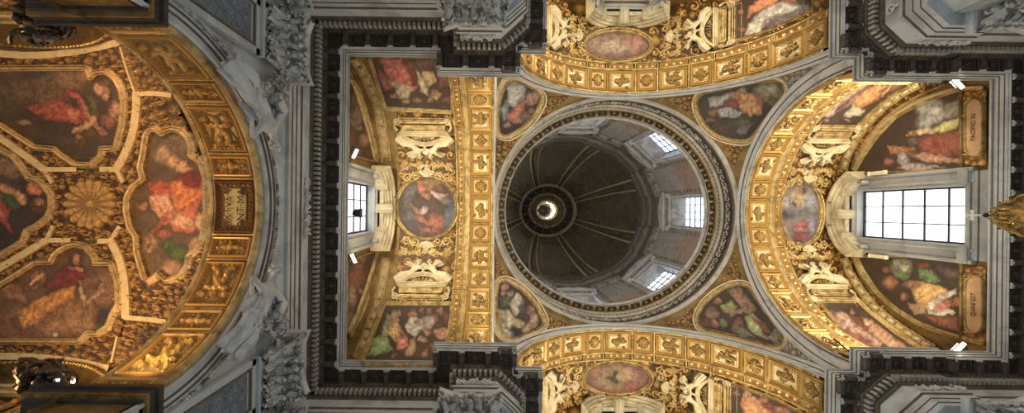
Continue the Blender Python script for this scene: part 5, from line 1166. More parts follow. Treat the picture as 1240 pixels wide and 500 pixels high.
# gilt ribs that divide each vault: panelled borders round the frescoes
def border(surf, line, w, name='trim_border', mats=None):
    r = struct(frame_sweep(name, surf, line, [(-w, 0), (-w, .09), (-w+.8, .10), (-w+1.1, .04), (w-1.1, .04), (w-.8, .10), (w, .09), (w, 0)], mats or [M['gold'], M['gold_orn']], None, False, 1.6, ([2, 5], .012, 2), mi=[0, 0, 0, 1, 0, 0, 0]))
    if w < 3.5: return
    p = resample(line, 1.0, False); nn = normals(p, False); b = MB(); q = w*.42; L = 10
    for i in range(2, len(p)-L-2, L+3):     # sunk panels with a small ornament between fillets
        def at(k, o, d): return tuple(hitz(surf, [p[k][0]+nn[k][0]*o], [p[k][1]+nn[k][1]*o], d)[0])
        b.tube([at(i, -q, .07), at(i+L//2, -q, .07), at(i+L, -q, .07), at(i+L, q, .07), at(i+L//2, q, .07), at(i, q, .07), at(i, -q, .07)], .022, 5)
        for k, r_ in ((i+2, .045), (i+L//2-1, .07), (i+L//2+1, .07), (i+L-2, .045)): b.ball(at(k, 0, .06), (r_, r_, r_), 6)
    b.build('panel_fillets', [M['cream']], r)
border(B_left, smooth_poly([(556, 94), (559, 160), (560, 252), (558, 340), (551, 414)], 2, False), 2.6)
border(B_left, smooth_poly([(428, 68), (443, 90), (457, 125), (465, 165), (468, 195)], 2, False), 5.5)
border(B_left, smooth_poly([(468, 312), (463, 345), (452, 385), (432, 436)], 2, False), 5.5)
border(W_L, smooth_poly([(422, 84), (434, 112), (447, 155), (456, 196)], 2, False), 2.2, mats=[M['gold'], M['cream']])
border(W_L, smooth_poly([(457, 306), (450, 340), (438, 375), (424, 410)], 2, False), 2.2, mats=[M['gold'], M['cream']])
border(B_right, smooth_poly([(1112, 100), (1080, 118), (1050, 146), (1026, 182), (1020, 205)], 2, False), 4.5)
border(B_right, smooth_poly([(1020, 312), (1030, 336), (1054, 370), (1085, 396), (1130, 424)], 2, False), 4.5)
border(B_right, smooth_poly([(1150, 103), (1110, 118), (1070, 145), (1044, 178), (1033, 204)], 2, False), 4)
border(B_right, smooth_poly([(1034, 314), (1046, 340), (1072, 370), (1112, 398), (1160, 417)], 2, False), 4)
border(W_R, smooth_poly([(1192, 106), (1160, 107), (1118, 120), (1082, 140), (1056, 166), (1034, 206)], 2, False), 2.4, mats=[M['gold'], M['cream']])
border(W_R, smooth_poly([(1035, 310), (1044, 330), (1064, 356), (1090, 378), (1126, 398), (1192, 416)], 2, False), 2.4, mats=[M['gold'], M['cream']])
# end wall cartouches with inscriptions
def pill(cx, cy, rx, ry, n=10):
    p = []
    for i in range(n+1): a = PI+PI*i/n; p.append((cx+rx*math.cos(a), cy-ry+rx*math.sin(a)))
    for i in range(n+1): a = PI*i/n; p.append((cx+rx*math.cos(a), cy+ry+rx*math.sin(a)))
    return p
M['plaque'] = mat('warm plaque', (.66, .42, .24), .5, 0, (3, (.5, .3, .15), .4, .7))
def text_mesh(txt, size, ext, mat_, parent, m, name='lettering'):
    cu = bpy.data.curves.new('t', 'FONT'); cu.body = txt; cu.size = size; cu.extrude = ext; cu.align_x = 'CENTER'; cu.align_y = 'CENTER'; cu.resolution_u = 2
    o = bpy.data.objects.new('t', cu); COL.objects.link(o); dg = bpy.context.evaluated_depsgraph_get(); me = bpy.data.meshes.new_from_object(o.evaluated_get(dg)); bpy.data.objects.remove(o); bpy.data.curves.remove(cu)
    me.name = name; me.materials.clear(); me.materials.append(mat_); ob = bpy.data.objects.new(name, me); COL.objects.link(ob)
    if parent: ob.parent = parent; ob.matrix_parent_inverse = wm(parent).inverted()
    ob.matrix_basis = m; return ob
for cy, txt, lab in ((154, 'PACIFICI IN', 'above'), (369, 'QVAE EST', 'below')):
    poly = pill(1184, cy, 9.5, 24)
    bg = grid_mesh('cartouche', W_R, [(1169, cy-46), (1195.5, cy-46), (1195.5, cy+46), (1169, cy+46)], scroll_fn(scrolls([(1169, cy-46), (1195, cy-46), (1195, cy+46), (1169, cy+46)], 40, 2.5, 5.5, 9), .09, lo=(120, 80, 36), hi=(235, 190, 120)), M['relief'], .9, None, off=.02)
    tag(bg, 'long round ended gilt cartouche with an inscription, %s the tall bright window' % lab, 'cartouche', 'inscribed cartouches')
    frame_sweep('gilt_frame', W_R, poly, [(-.3, .05), (.2, .16), (1.2, .20), (2.2, .16), (2.7, .05)], [M['gold']], bg)
    pn = grid_mesh('plaque', W_R, poly, lambda x, y: (np.zeros(len(x)), np.tile(srgb((205, 140, 96)), (len(x), 1))), M['plaque'], 1.2, bg, off=.12)
    P, N = W_R.hit(np.array([1183.]), np.array([float(cy)])); h = P[0]
    text_mesh(txt, .19, .004, M['brown'], bg, basis((0, -1, 0), (0, 0, 1), (-1, 0, 0), (h[0]-.14, h[1], h[2]+ZE)))
# ================================================================ antechapel vault ornament and the entrance arch coffers
M['creamband'] = mat('plain cream band', (.80, .64, .34), .5, 0, (5, (.60, .47, .26), .45, .7))
def ribbon(surf, line, w, d=.10, closed=False, name='trim_cream_band', sm_=1):
    line = smooth_poly(line, sm_, closed) if sm_ else line
    return struct(frame_sweep(name, surf, line, [(-w, 0), (-w, d), (w, d), (w, 0)], [M['creamband']], None, closed, 1.5))
for line, w in (([(-20, 61), (0, 64.5), (40, 67.5), (80, 65), (120, 58), (152, 49.5)], 3.2), ([(-20, 152), (0, 164), (30, 185), (57, 205)], 3.0), ([(56, 205), (97, 205)], 2.2), ([(125, 205), (146, 205)], 2.4),
                ([(145, 205), (157, 184), (166, 160), (170, 130), (170, 111)], 3.6), ([(168, 113), (190, 112), (213, 114)], 2.2), ([(57, 205), (67, 222)], 1.6), ([(145, 205), (153, 221)], 1.8), ([(168, 111), (158, 82), (151, 56)], .9),
                ([(-20, 338), (0, 327), (30, 309), (60, 291)], 3.0), ([(58, 291), (90, 291)], 2.2), ([(122, 292), (140, 292)], 2.4), ([(60, 291), (68, 273)], 1.6), ([(137, 292), (149, 274)], 1.8), ([(138, 292), (150, 315), (156, 345), (157, 386)], 3.6), ([(155, 385), (180, 387), (206, 391)], 2.2),
                ([(-20, 431), (0, 431.5), (50, 432), (100, 438), (137, 447)], 3.2), ([(147, 408), (140, 440)], .9)):
    ribbon(V_left, line, w*1.3)
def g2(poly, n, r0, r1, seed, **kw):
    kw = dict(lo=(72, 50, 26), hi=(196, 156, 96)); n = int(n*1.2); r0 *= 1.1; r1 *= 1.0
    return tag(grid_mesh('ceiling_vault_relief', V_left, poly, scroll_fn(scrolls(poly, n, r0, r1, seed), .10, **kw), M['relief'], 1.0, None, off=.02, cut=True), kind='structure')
oct_ = [(60, 205), (145, 205), (160, 222), (160, 275), (140, 292), (60, 292), (62, 270), (62, 225)]
g2([(-20, 66), (40, 70), (80, 68), (150, 52), (165, 105), (168, 150), (145, 203), (57, 203), (0, 163), (-20, 150)], 200, 3, 7, 31)
g2([(-20, 340), (60, 294), (138, 294), (152, 330), (153, 386), (137, 444), (100, 436), (50, 430), (-20, 430)], 200, 3, 7, 32)
g2([(172, 115), (213, 117), (235, 165), (254, 215), (258, 255), (252, 305), (236, 345), (208, 388), (160, 384), (158, 330), (142, 292), (162, 272), (162, 224), (148, 205), (170, 160)], 220, 3, 8, 33)
g2([(-20, 155), (57, 207), (64, 225), (64, 272), (58, 290), (-20, 336)], 90, 3, 7, 34)
g2([(152, 52), (172, 62), (215, 113), (171, 111)], 60, 3, 7, 35, amp=None) if False else g2([(152, 52), (176, 62), (214, 111), (171, 110)], 60, 3, 7, 35)
g2([(157, 388), (206, 392), (170, 432), (140, 446)], 60, 3, 7, 36)
g2([(60, 206), (146, 206), (161, 223), (161, 275), (140, 291), (60, 291), (66, 272), (66, 225)], 70, 3, 7, 37)
# big shell at the crown
def shell_fn(x, y):
    dx, dy = x-113, (y-247)*1.04; r = np.hypot(dx, dy)/33; a = np.arctan2(dy, dx); lob = np.abs(np.cos(a*8)); edge = .86+.13*lob
    h = np.where(r < edge, (.35+.65*lob**.6)*(.25+.75*r)*np.clip((edge-r)*9, 0, 1)**.5, 0)+.8*np.exp(-(r/.12)**2)+.25*np.exp(-((r-.55)/.03)**2)*(lob > .5)
    t = np.clip(h*1.1, 0, 1)[:, None]; h2 = h*(.8+.4*vnoise(x, y, 1.8, 0)); return .12*h2, (srgb((92, 64, 32))*(1-t)+srgb((200, 164, 104))*t)
sh = grid_mesh('shell_rosette', V_left, ellipse(113, 247, 33, 32), shell_fn, M['relief'], .8, None, off=.06)
tag(sh, 'large round gilt shell rosette at the centre of the antechapel vault', 'rosette')
# coffers of the entrance arch: traced quadrilaterals on the soffit; long panels and small medallions
def soffit_panel(th0, th1, fn, lab):
    n, m = 44, max(20, int((th1-th0)*AR/.035)); xs = np.linspace(XB+.12, XA-.20, n); ths = np.linspace(th0, th1, m); V = []; L = (th1-th0)*AR; W = xs[-1]-xs[0]
    Xg, Tg = np.meshgrid(xs-(xs[0]+xs[-1])/2, (ths-(th0+th1)/2)*AR, indexing='ij'); d, c = fn(Xg.ravel(), Tg.ravel(), W, L)
    for i in range(n):
        for j in range(m): k = i*m+j; V.append(tuple(zup(A_ent.at(xs[i], ths[j], .02+d[k]))))
    Fc = [(i*m+j, i*m+j+1, (i+1)*m+j+1, (i+1)*m+j) for i in range(n-1) for j in range(m-1)]
    return mesh_obj(lab, V, Fc, M['relief'], None, False, col=c)
K0, K1, K2 = srgb((112, 78, 36)), srgb((205, 158, 84)), srgb((150, 124, 74))
def pf(kind, seed=0):
    def fn(x, y, W, L):
        e = np.minimum(W/2-abs(x), L/2-abs(y)); d = .10*np.exp(-((e-.04)/.03)**2)+.035*np.exp(-((e-.12)/.02)**2)*(1+.6*np.sign(np.sin((x+y)*55)))
        rr = random.Random(seed); h = np.zeros(len(x))
        if kind == 'long':
            q = np.minimum(W/2-.22-abs(x)-.05*np.cos(y*9), L/2-.22-abs(y)-.05*np.cos(x*11)); d += .05*np.exp(-((q-.02)/.018)**2)
            P_ = [(0, 0, .11, .2), (0, .24, .08, .08), (-.16, .1, .16, .07), (.16, .1, .16, .07), (.12, -.22, .07, .22), (-.1, -.22, .07, .22), (-.28, .26, .1, .07), (.28, .26, .1, .07), (.2, -.42, .1, .07), (-.2, -.42, .1, .06)]
        else:
            q = 1-np.hypot(x/(W/2-.25), y/(L/2-.16)); d += .05*np.exp(-((q-.02)/.04)**2); P_ = [(0, 0, .1, .1), (.15, 0, .12, .05), (-.15, 0, .12, .05), (.3, .02, .06, .04), (-.3, .02, .06, .04), (0, .12, .05, .05), (0, -.12, .05, .05)]
        for a, b_, rx, ry in P_: h = np.maximum(h, .13*np.sqrt(np.clip(1-((x-a)/rx)**2-((y-b_)/ry)**2, 0, 1)))
        h *= .8+.25*np.sin(x*40)*np.cos(y*36)
        t = np.clip(h/.1, 0, 1)[:, None]; m = sm(.13, .17, e)[:, None]; g = np.clip(d/.06, 0, 1)[:, None]
        return d+h, ((K1*g+K0*(1-g))*(1-m)+((K2*.85)*(1-t)+K1*t)*m*(1-g*.0))*1.25
    return fn
ca = empty('coffered_arch', (XA-.6, 0, AH+AR+ZE)); tag(ca, 'gold coffered soffit of the great entrance arch, with the SIXTVS tablet at its crown', 'arch')
segs = []; th = .205
segs.append(('tab', -.205, .205))
for k, (kind, w_) in enumerate([('med', .165), ('long', .36), ('med', .165), ('long', .36), ('med', .165)]):
    segs.append((kind, th+.03, th+.03+w_)); th += .03+w_
for kind, t0, t1 in segs:
    if kind == 'tab':
        def tf(x, y, W, L):
            e = np.minimum(W/2-abs(x), L/2-abs(y)); d = .10*np.exp(-((e-.04)/.03)**2)+.03*np.exp(-((e-.11)/.02)**2)*(1+.6*np.sign(np.sin((x+y)*55))); q = np.maximum(abs(x)-(W/2-.22), abs(y)-(L/2-.2)); notch = (abs(x) > W/2-.34) & (abs(y) > L/2-.34)
            q = np.where(notch, .05, q); d += .04*(q < 0); m = (q < 0)[:, None]; return d, np.where(m, srgb((196, 172, 118)), K0)*1.25
        o = soffit_panel(t0, t1, tf, 'inscription_tablet'); attach(o, ca)
        for k, tx in enumerate(('SIXTVS·V·', 'PONT·MAX·')):
            a = XB+.12+.36+.33*k
            p = Vector(A_ent.at(a+.0, 0, .115)); p.z += ZE
            text_mesh(tx, .27, .004, M['brown'], o, basis((0, -1, 0), (1, 0, 0), (0, 0, -1), p) if False else basis((0, -1, 0), (-1, 0, 0), (0, 0, -1), p))
    else:
        for s_ in (1, -1):
            a, b_ = (t0, t1) if s_ > 0 else (-t1, -t0)
            f0 = pf(kind, 3); f = f0 if s_ > 0 else (lambda x, y, W, L, f0=f0: f0(x, -y, W, L))
            attach(soffit_panel(a, b_, f, 'coffer'), ca)
b = MB(); ths = np.linspace(-1.5, 1.5, 81)
for a, r in ((XB+.03, .07), (XA-.09, .10), (XB+.10, .03)): b.tube([tuple(zup(A_ent.at(a, t, .03))) for t in ths], r, 8)
e_ = set()
for kind, t0, t1 in segs:
    for t in (t0-.015, t1+.015): e_.add(round(t, 3)); e_.add(round(-t, 3))
for t in e_: b.tube([tuple(zup(A_ent.at(XB, t, .03))), tuple(zup(A_ent.at(XA-.05, t, .03)))], .04, 6)
b.build('fillet', [M['gold']], ca)
# side walls of the antechapel: gilt framed niches seen past the impost blocks
for s_ in (-1, 1):
    b = MB(); y = s_*4.24
    for x0, x1, z0, z1 in ((-13.6, -11.9, 4.2, 8.6), (-11.3, -9.3, 4.2, 8.6), (-8.9, -7.5, 4.2, 7.9)):
        for q, d in ((0, .16), (.14, .10), (.24, .13)):
            for xx in (x0+q, x1-q): b.box((xx, y-s_*d/2, (z0+z1)/2+ZE), (.09, d, z1-z0-2*q), 0, bev=.02)
            for zz in (z0+q, z1-q): b.box(((x0+x1)/2, y-s_*d/2, zz+ZE), (x1-x0-2*q+.09, d, .09), 0, bev=.02)
    ob = struct(b.build('trim_wall_panel', [M['gold']]))
    b = MB(); rr = random.Random(4)
    for x0, x1 in ((-13.1, -12.4), (-10.9, -9.7), (-8.6, -7.8)):
        for k in range(34): b.ball((rr.uniform(x0, x1), y-s_*rr.uniform(.05, .2), rr.uniform(4.8, 8.0)+ZE), (rr.uniform(.07, .16), .08, rr.uniform(.07, .2)), 6)
    b.build('panel_relief', [M['gold_dark']], ob)
    b = MB()
    for k in range(60): b.ball((-14.6+k*.115, s_*3.96, vault_h(-14.6+k*.115, 4)-.26+ZE), (.05, .05, .05), 6)
    b.build('bead_course', [M['gold_orn']], ob)
# ================================================================ capitals, pilasters, cornice brackets, frieze reliefs
def leaf(b, o, out, side, h, w, curl=.14, m=0):
    """acanthus leaf rising from o and curling outwards"""
    o = Vector(o); out = Vector(out).normalized(); side = Vector(side).normalized(); up = Vector((0, 0, 1)); V = []; n = 9
    for i in range(n+1):
        t = i/n; z = h*min(t/.78, 1)-(0 if t < .78 else (t-.78)/.22*h*.22); d = .03+.05*t+(0 if t < .55 else curl*math.sin((t-.55)/.45*PI*.62)*1.25)
        ww = w*(.75+.5*math.sin(t*PI*.85))*(1 if t < .8 else 1-(t-.8)*3.2)*(1+.3*math.sin(t*24)); c = o+up*z+out*d
        V += [tuple(c-side*ww/2+out*-.03), tuple(c-side*ww*.2+out*.015), tuple(c+out*.045), tuple(c+side*ww*.2+out*.015), tuple(c+side*ww/2+out*-.03)]
    b.add(V, [(5*i+j, 5*i+j+1, 5*i+j+6, 5*i+j+5) for i in range(n) for j in range(4)], m)
def make_capital(W=1.35, H=1.5, name='capital', mm=None):
    mm = mm or M['carved']
    # local: x along the wall, y out of the wall, z up; abacus top at z=H
    b = MB(); V = []; Fc = []; n = 24; A = W*.63; out = .62
    def edge(z, g):                          # concave sided abacus
        P = []
        for i in range(n+1):
            t = -1+2*i/n; P.append((t*(A+g), out+g-.20*(1-t*t), z))
        return P
    rings = [(H-.20, -.04), (H-.17, .02), (H-.12, .03), (H-.10, -.01), (H-.05, .0), (H, .05)]
    for z, g in rings: V += edge(z, g)+[((A+g), 0, z), (-(A+g), 0, z)]
    K = n+3
    for i in range(len(rings)-1):
        for j in range(K): Fc.append((i*K+j, i*K+(j+1) % K, (i+1)*K+(j+1) % K, (i+1)*K+j))
    Fc += [tuple(reversed(range(K))), tuple((len(rings)-1)*K+j for j in range(K))]
    b.add(V, Fc); r = b.build('abacus_slab', [M['marble2']]) if False else None
    root = empty(name)
    a_ = mesh_obj('abacus', V, Fc, M['marble2']); a_.parent = root
    b = MB()
    b.box((0, .06, H/2-.1), (W*.88, .22, H-.2), 0, bev=.05)
    bell = b.build('bell', [mm]); bell.parent = root
    b = MB()
    for x in np.linspace(-W*.44, W*.44, 6): leaf(b, (x, .18, .02), (0, 1, 0), (1, 0, 0), H*.36, W*.13, .17)
    for x in np.linspace(-W*.36, W*.36, 5): leaf(b, (x, .18, .1), (0, 1, 0), (1, 0, 0), H*.60, W*.13, .26)
    for x in (-W*.3, -W*.1, W*.1, W*.3): leaf(b, (x, .18, .3), (0, 1, 0), (1, 0, 0), H*.62, W*.10, .30)
    for s_ in (-1, 1):
        for h in (.42, .7): leaf(b, (s_*W*.47, .14, .03), (s_, .25, 0), (0, 1, 0), H*h, W*.13, .17)
        leaf(b, (s_*W*.44, .26, .05), (s_*.8, .8, 0), (s_*.8, -.8, 0), H*.74, W*.14, .26)
    lf = b.build('acanthus_leaves', [mm]); lf.parent = root
    b = MB()
    for s_ in (-1, 1):
        for base, tip, R_ in (((s_*W*.22, .26, H*.55), (s_*A*.90, out-.06, H-.30), .15), ((s_*W*.12, .28, H*.55), (s_*.14, .42, H-.34), .10)):
            base = Vector(base); tip = Vector(tip); d = (tip-base); d.z = 0; d.normalize(); pts = [base, base.lerp(tip, .5)+Vector((0, 0, .05)), tip+Vector((0, 0, R_*.6))-d*R_*.4]
            for i in range(14): a = PI*.6-i*.55; q = R_*(1-i/16); pts.append(tip+d*q*math.cos(a)+Vector((0, 0, q*math.sin(a)-.02)))
            b.tube([tuple(p) for p in pts], [.05]*3+[.05-.002*i for i in range(14)], 6)
    v = b.build('volutes', [mm]); v.parent = root
    b = MB(); b.ball((0, out-.14, H-.10), (.12, .09, .12), 10)
    for k in range(6): a = PI/3*k; b.ball((.10*math.cos(a), out-.12, H-.10+.10*math.sin(a)), (.055, .05, .055), 6)
    f = b.build('flower', [mm]); f.parent = root
    return root
cap = make_capital()
HC = 10.84
cap_places = [((XA+.14, -4.37), (1, 0), 'on the inlaid pilaster above the entrance arch'), ((XA+.14, 4.37), (1, 0), 'on the inlaid pilaster below the entrance arch'), ((XA+.14, -6.45), (1, 0), 'outer of the pair above the entrance arch'), ((XA+.14, 6.45), (1, 0), 'outer of the pair below the entrance arch'),
              ((-.52, -5.72), (0, 1), 'on the pier between entrance arm and dome, at the top'), ((-.52, 5.72), (0, -1), 'on the pier between entrance arm and dome, at the bottom'), ((14.35, -5.78), (0, 1), 'on the pier by the window arm, at the top'), ((14.35, 5.78), (0, -1), 'on the pier by the window arm, at the bottom')]
for i, ((x, y), (ox, oy), lab) in enumerate(cap_places):
    o = cap if i == 0 else copy_tree(cap); side = (oy, -ox)
    o.matrix_basis = basis((side[0], side[1], 0), (ox, oy, 0), (0, 0, 1), (x, y, HC-1.5+ZE)); tag(o, 'carved acanthus capital '+lab, 'capital', 'Corinthian capitals')
# pilaster shafts with inlaid marble
def pat_inlay(nt, tc, c):
    n = nd(nt, 'ShaderNodeTexNoise', Scale=9., Detail=8., Roughness=.75, Distortion=1.5); nt.links.new(tc.outputs['Object'], n.inputs['Vector'])
    r = nd(nt, 'ShaderNodeValToRGB'); nt.links.new(n.outputs[0], r.inputs[0]); e = r.color_ramp.elements
    e[0].position = .35; e[0].color = (.07, .085, .10, 1); e[1].position = .68; e[1].color = (.46, .50, .54, 1); q = r.color_ramp.elements.new(.5); q.color = (.17, .20, .24, 1); return r.outputs[0]
M['inlay'] = mat('blue grey brecciated marble', (.2, .2, .25), .3, 0, pattern=pat_inlay)
def make_pilaster(H=6.2, W=1.35):
    root = empty('inlaid_pilaster'); b = MB()
    b.box((0, .07, H/2), (W, .14, H), 0, bev=.01)
    for s_ in (-1, 1): b.box((s_*(W/2-.08), .15, H/2), (.16, .06, H), 0, bev=.01); b.box((s_*(W/2-.20), .165, H/2), (.05, .05, H-.34), 1, bev=.01)
    b.box((0, .15, H-.08), (W, .06, .16), 0, bev=.01); b.box((0, .165, H-.20), (W-.36, .05, .05), 1); b.box((0, .17, H+.03), (W+.06, .2, .07), 0, bev=.02)
    s = b.build('shaft', [M['marble'], M['brown2']]); s.parent = root
    b = MB(); b.box((0, .15, H/2-.15), (W-.46, .03, H-.36)); p = b.build('marble_inlay', [M['inlay']]); p.parent = root; return root
pil = make_pilaster()
for i, ((x, y), (ox, oy), lab) in enumerate(cap_places):
    o = pil if i == 0 else copy_tree(pil); side = (oy, -ox); o.matrix_basis = basis((side[0], side[1], 0), (ox, oy, 0), (0, 0, 1), (x-(.12 if i < 4 else 0)*1, y, HC-1.5-6.25+ZE))
    tag(o, 'pilaster with blue inlay, '+lab.replace('on the inlaid pilaster', 'inner one').replace('outer of the pair', 'outer one').replace('on the pier', 'under the pier capital'), 'pilaster', 'inlaid pilasters')
# pier walls under the architrave
def wallseg(p, q, z0=3.0, z1=10.9, t=.3):
    b = MB(); d = Vector((q[0]-p[0], q[1]-p[1])); L = d.length; a = math.atan2(d.y, d.x); b.box(((p[0]+q[0])/2, (p[1]+q[1])/2, (z0+z1)/2+ZE), (L, t, z1-z0), 0, R=Matrix.Rotation(a, 3, 'Z')); return b
for y in (-1, 1):
    struct(wallseg((-6, y*6.35), (-1.6, y*6.35)).build('wall_arm', [M['marble']])); struct(wallseg((-1.6, y*5.85), (.3, y*5.85)).build('wall_pier', [M['marble']]))
    struct(wallseg((13.2, y*5.9), (18, y*5.9)).build('wall_arm', [M['marble']]))
    struct(wallseg((.3, y*5.85), (.75, y*6.4)).build('wall_pier_corner', [M['marble']])); struct(wallseg((13.2, y*5.9), (12.5, y*6.5)).build('wall_pier_corner', [M['marble']]))
    struct(wallseg((.62, y*6.4), (.62, y*9.5)).build('wall_side', [M['marble']])); struct(wallseg((12.6, y*6.5), (12.6, y*9.5)).build('wall_side', [M['marble']]))
struct(wallseg((18.2, -6), (18.2, 6)).build('wall_end', [M['marble']]))
# cornice brackets and coffers: one of each, repeated along every run of the soffit
def make_bracket():
    b = MB(); b.box((0, .27, -.08), (.15, .44, .16), 0, bev=.02); b.box((0, .27, -.02), (.20, .48, .04), 0, bev=.01)
    b.tube([(-.09, .12, -.10), (.09, .12, -.10)], .075, 10, 0); b.tube([(-.08, .50, -.06), (.08, .50, -.06)], .05, 8, 0)
    r = b.build('modillion', [M['modil']])
    b = MB(); leaf(b, (0, .50, -.16), (0, -.4, -1), (1, 0, 0), .02, .12, .02); 
    b.ball((0, .06, -.12), (.06, .05, .05), 6); 
    for s_ in (-1, 1): b.ball((s_*.065, .055, -.10), (.045, .04, .04), 6)
    l = b.build('leaf', [M['marble2']], r); return r
M['modil'] = mat('worn brown bracket', (.15, .12, .09), .5, 0, (6, (.07, .055, .04), .4, .65))
br = make_bracket()
def make_soffit_coffer():
    b = MB(); S_ = .215
    for s_ in (-1, 1):
        b.box((s_*S_, 0, -.02), (.035, 2*S_+.035, .05), 0, bev=.01); b.box((0, s_*S_, -.02), (2*S_, .035, .05), 0, bev=.01)
        b.box((s_*(S_-.07), 0, -.01), (.02, 2*S_-.14, .03), 0); b.box((0, s_*(S_-.07), -.01), (2*S_-.14, .02, .03), 0)
    r = b.build('soffit_coffer', [M['modil']])
    b = MB()
    for k in range(6): a = PI/3*k; b.ball((.055*math.cos(a), .055*math.sin(a), -.02), (.034, .034, .03), 6)
    b.ball((0, 0, -.03), (.025, .025, .03), 6); l = b.build('rosette', [M['brown2']], r); return r
cf = make_soffit_coffer(); first = {'br': True, 'cf': True}
def run(pA, pB, root, skip0=.25, skip1=.25):
    d = Vector((pB[0]-pA[0], pB[1]-pA[1])); L = d.length; d.normalize(); n = max(1, int(round((L-skip0-skip1)/.74))); nn = Vector((d.y, -d.x))
    for i in range(n+1):
        t = skip0+(L-skip0-skip1)*i/n; p = Vector(pA)+d*t
        o = br if first['br'] else copy_tree(br); first['br'] = False; o.parent = root; o.matrix_parent_inverse = Matrix()
        o.matrix_basis = basis((d.x, d.y, 0), (nn.x, nn.y, 0), (0, 0, 1), (p.x+nn.x*.12, p.y+nn.y*.12, 12.62+ZE))
        if i < n:
            p = Vector(pA)+d*(t+(L-skip0-skip1)/n/2)+nn*.38; o = cf if first['cf'] else copy_tree(cf); first['cf'] = False; o.parent = root; o.matrix_parent_inverse = Matrix()
            o.matrix_basis = basis((d.x, d.y, 0), (nn.x, nn.y, 0), (0, 0, 1), (p.x, p.y, 12.615+ZE))
croots = {}
for i in range(len(LIP)):
    p, q = LIP[i], LIP[(i+1) % len(LIP)]; L = math.dist(p, q)
    if L < .7 or (abs(p[1]) > 9 and abs(q[1]) > 9): continue
    mx_, my_ = (p[0]+q[0])/2, (p[1]+q[1])/2
    key = 'trim_brackets_'+('entrance' if mx_ < -4 else 'window' if mx_ > 16 else 'top' if my_ < 0 else 'bottom')
    if mx_ > 6 and key.endswith(('top', 'bottom')): key += '_far'
    if key not in croots: croots[key] = struct(empty(key, (0, 0, 0)))
    cv = {True: .16, False: .16}
    # convex corners (into the room) start past the corner; concave ones stay clear of the crossing run
    def turn(a, b_, c): return (b_[0]-a[0])*(c[1]-b_[1])-(b_[1]-a[1])*(c[0]-b_[0])
    t0 = turn(LIP[i-1], p, q); t1 = turn(p, q, LIP[(i+2) % len(LIP)])
    run(p, q, croots[key], .02 if t0 > 0 else .12, .02 if t1 > 0 else .12)
# dentils and egg course below the soffit
def course(path, d, h, sz, step, name, mats, ball=False, zmax=9.2):
    P = offs(path, d); b = MB()
    for i in range(len(P)):
        p, q = Vector(P[i]), Vector(P[(i+1) % len(P)]); e = q-p; L = e.length; n = int(L/step)
        if abs(p.y) > zmax and abs(q.y) > zmax: continue
        a = math.atan2(e.y, e.x); R = Matrix.Rotation(a, 3, 'Z')
        for k in range(n):
            c = p+e*((k+.5)/n)
            if ball: b.ball((c.x, c.y, h+ZE), sz, 6)
            else: b.box((c.x, c.y, h+ZE), sz, 0, R=R)
    return struct(b.build(name, mats))
M['dentil'] = mat('dentil stone', (.50, .48, .44), .5, 0, (6, (.32, .30, .27), .45, .65))
course(LOW, .10, 12.18, (.085, .14, .19), .155, 'trim_dentils', [M['dentil']])
course(LOW, .03, 12.47, (.06, .06, .06), .13, 'trim_eggs', [M['modil']], True)
course(LOW, .20, 12.0, (.03, .03, .03), .075, 'trim_beads', [M['brown2']], True)
# carved white reliefs on the frieze
def frieze_relief(c, along, out, L, lab, n=3):
    b = MB(); rr = random.Random(int(c[0]*10+c[1])); c = Vector((c[0], c[1], 11.72+ZE)); al = Vector((along[0], along[1], 0)); ou = Vector((out[0], out[1], 0)); up = Vector((0, 0, 1))
    N = int(L/.32)
    for k in range(N):
        o = c+al*(-L/2+(k+.5)*L/N); pts = []; hd = 1 if k % 2 else -1
        for i in range(16): a = i*.5*hd; q = .16*(1-i/18); pts.append(tuple(o+al*q*math.cos(a)+up*q*math.sin(a)+ou*.05))
        b.tube(pts, .032, 6)
        for i in range(7): b.ball(tuple(o+al*rr.uniform(-.15, .15)+up*rr.uniform(-.2, .2)+ou*.05), (.04, .04, .045), 6)
    o = b.build('frieze_relief', [M['marble2']], loc=tuple(c)); tag(o, lab, 'relief', None)
frieze_relief((-5.72, 0), (0, 1), (1, 0), 1.9, 'strip of white carved scrolls at the middle of the frieze over the entrance arch')
frieze_relief((-.5, -5.35), (1, 0), (0, 1), 1.2, 'white scroll relief on the pier frieze, above the topmost capital by the dome')
frieze_relief((-.5, 5.35), (1, 0), (0, -1), 1.2, 'white scroll relief on the pier frieze, below the gold arch at the bottom')
frieze_relief((14.0, -5.38), (1, 0), (0, 1), 1.5, 'white scroll relief on the frieze of the upper pier by the window arm')
frieze_relief((14.0, 5.38), (1, 0), (0, -1), 1.5, 'white scroll relief on the frieze of the lower pier by the window arm')
frieze_relief((12.33, -6.6), (0, 1), (-1, 0), .9, 'short white scroll relief on the top arm side of the upper pier')
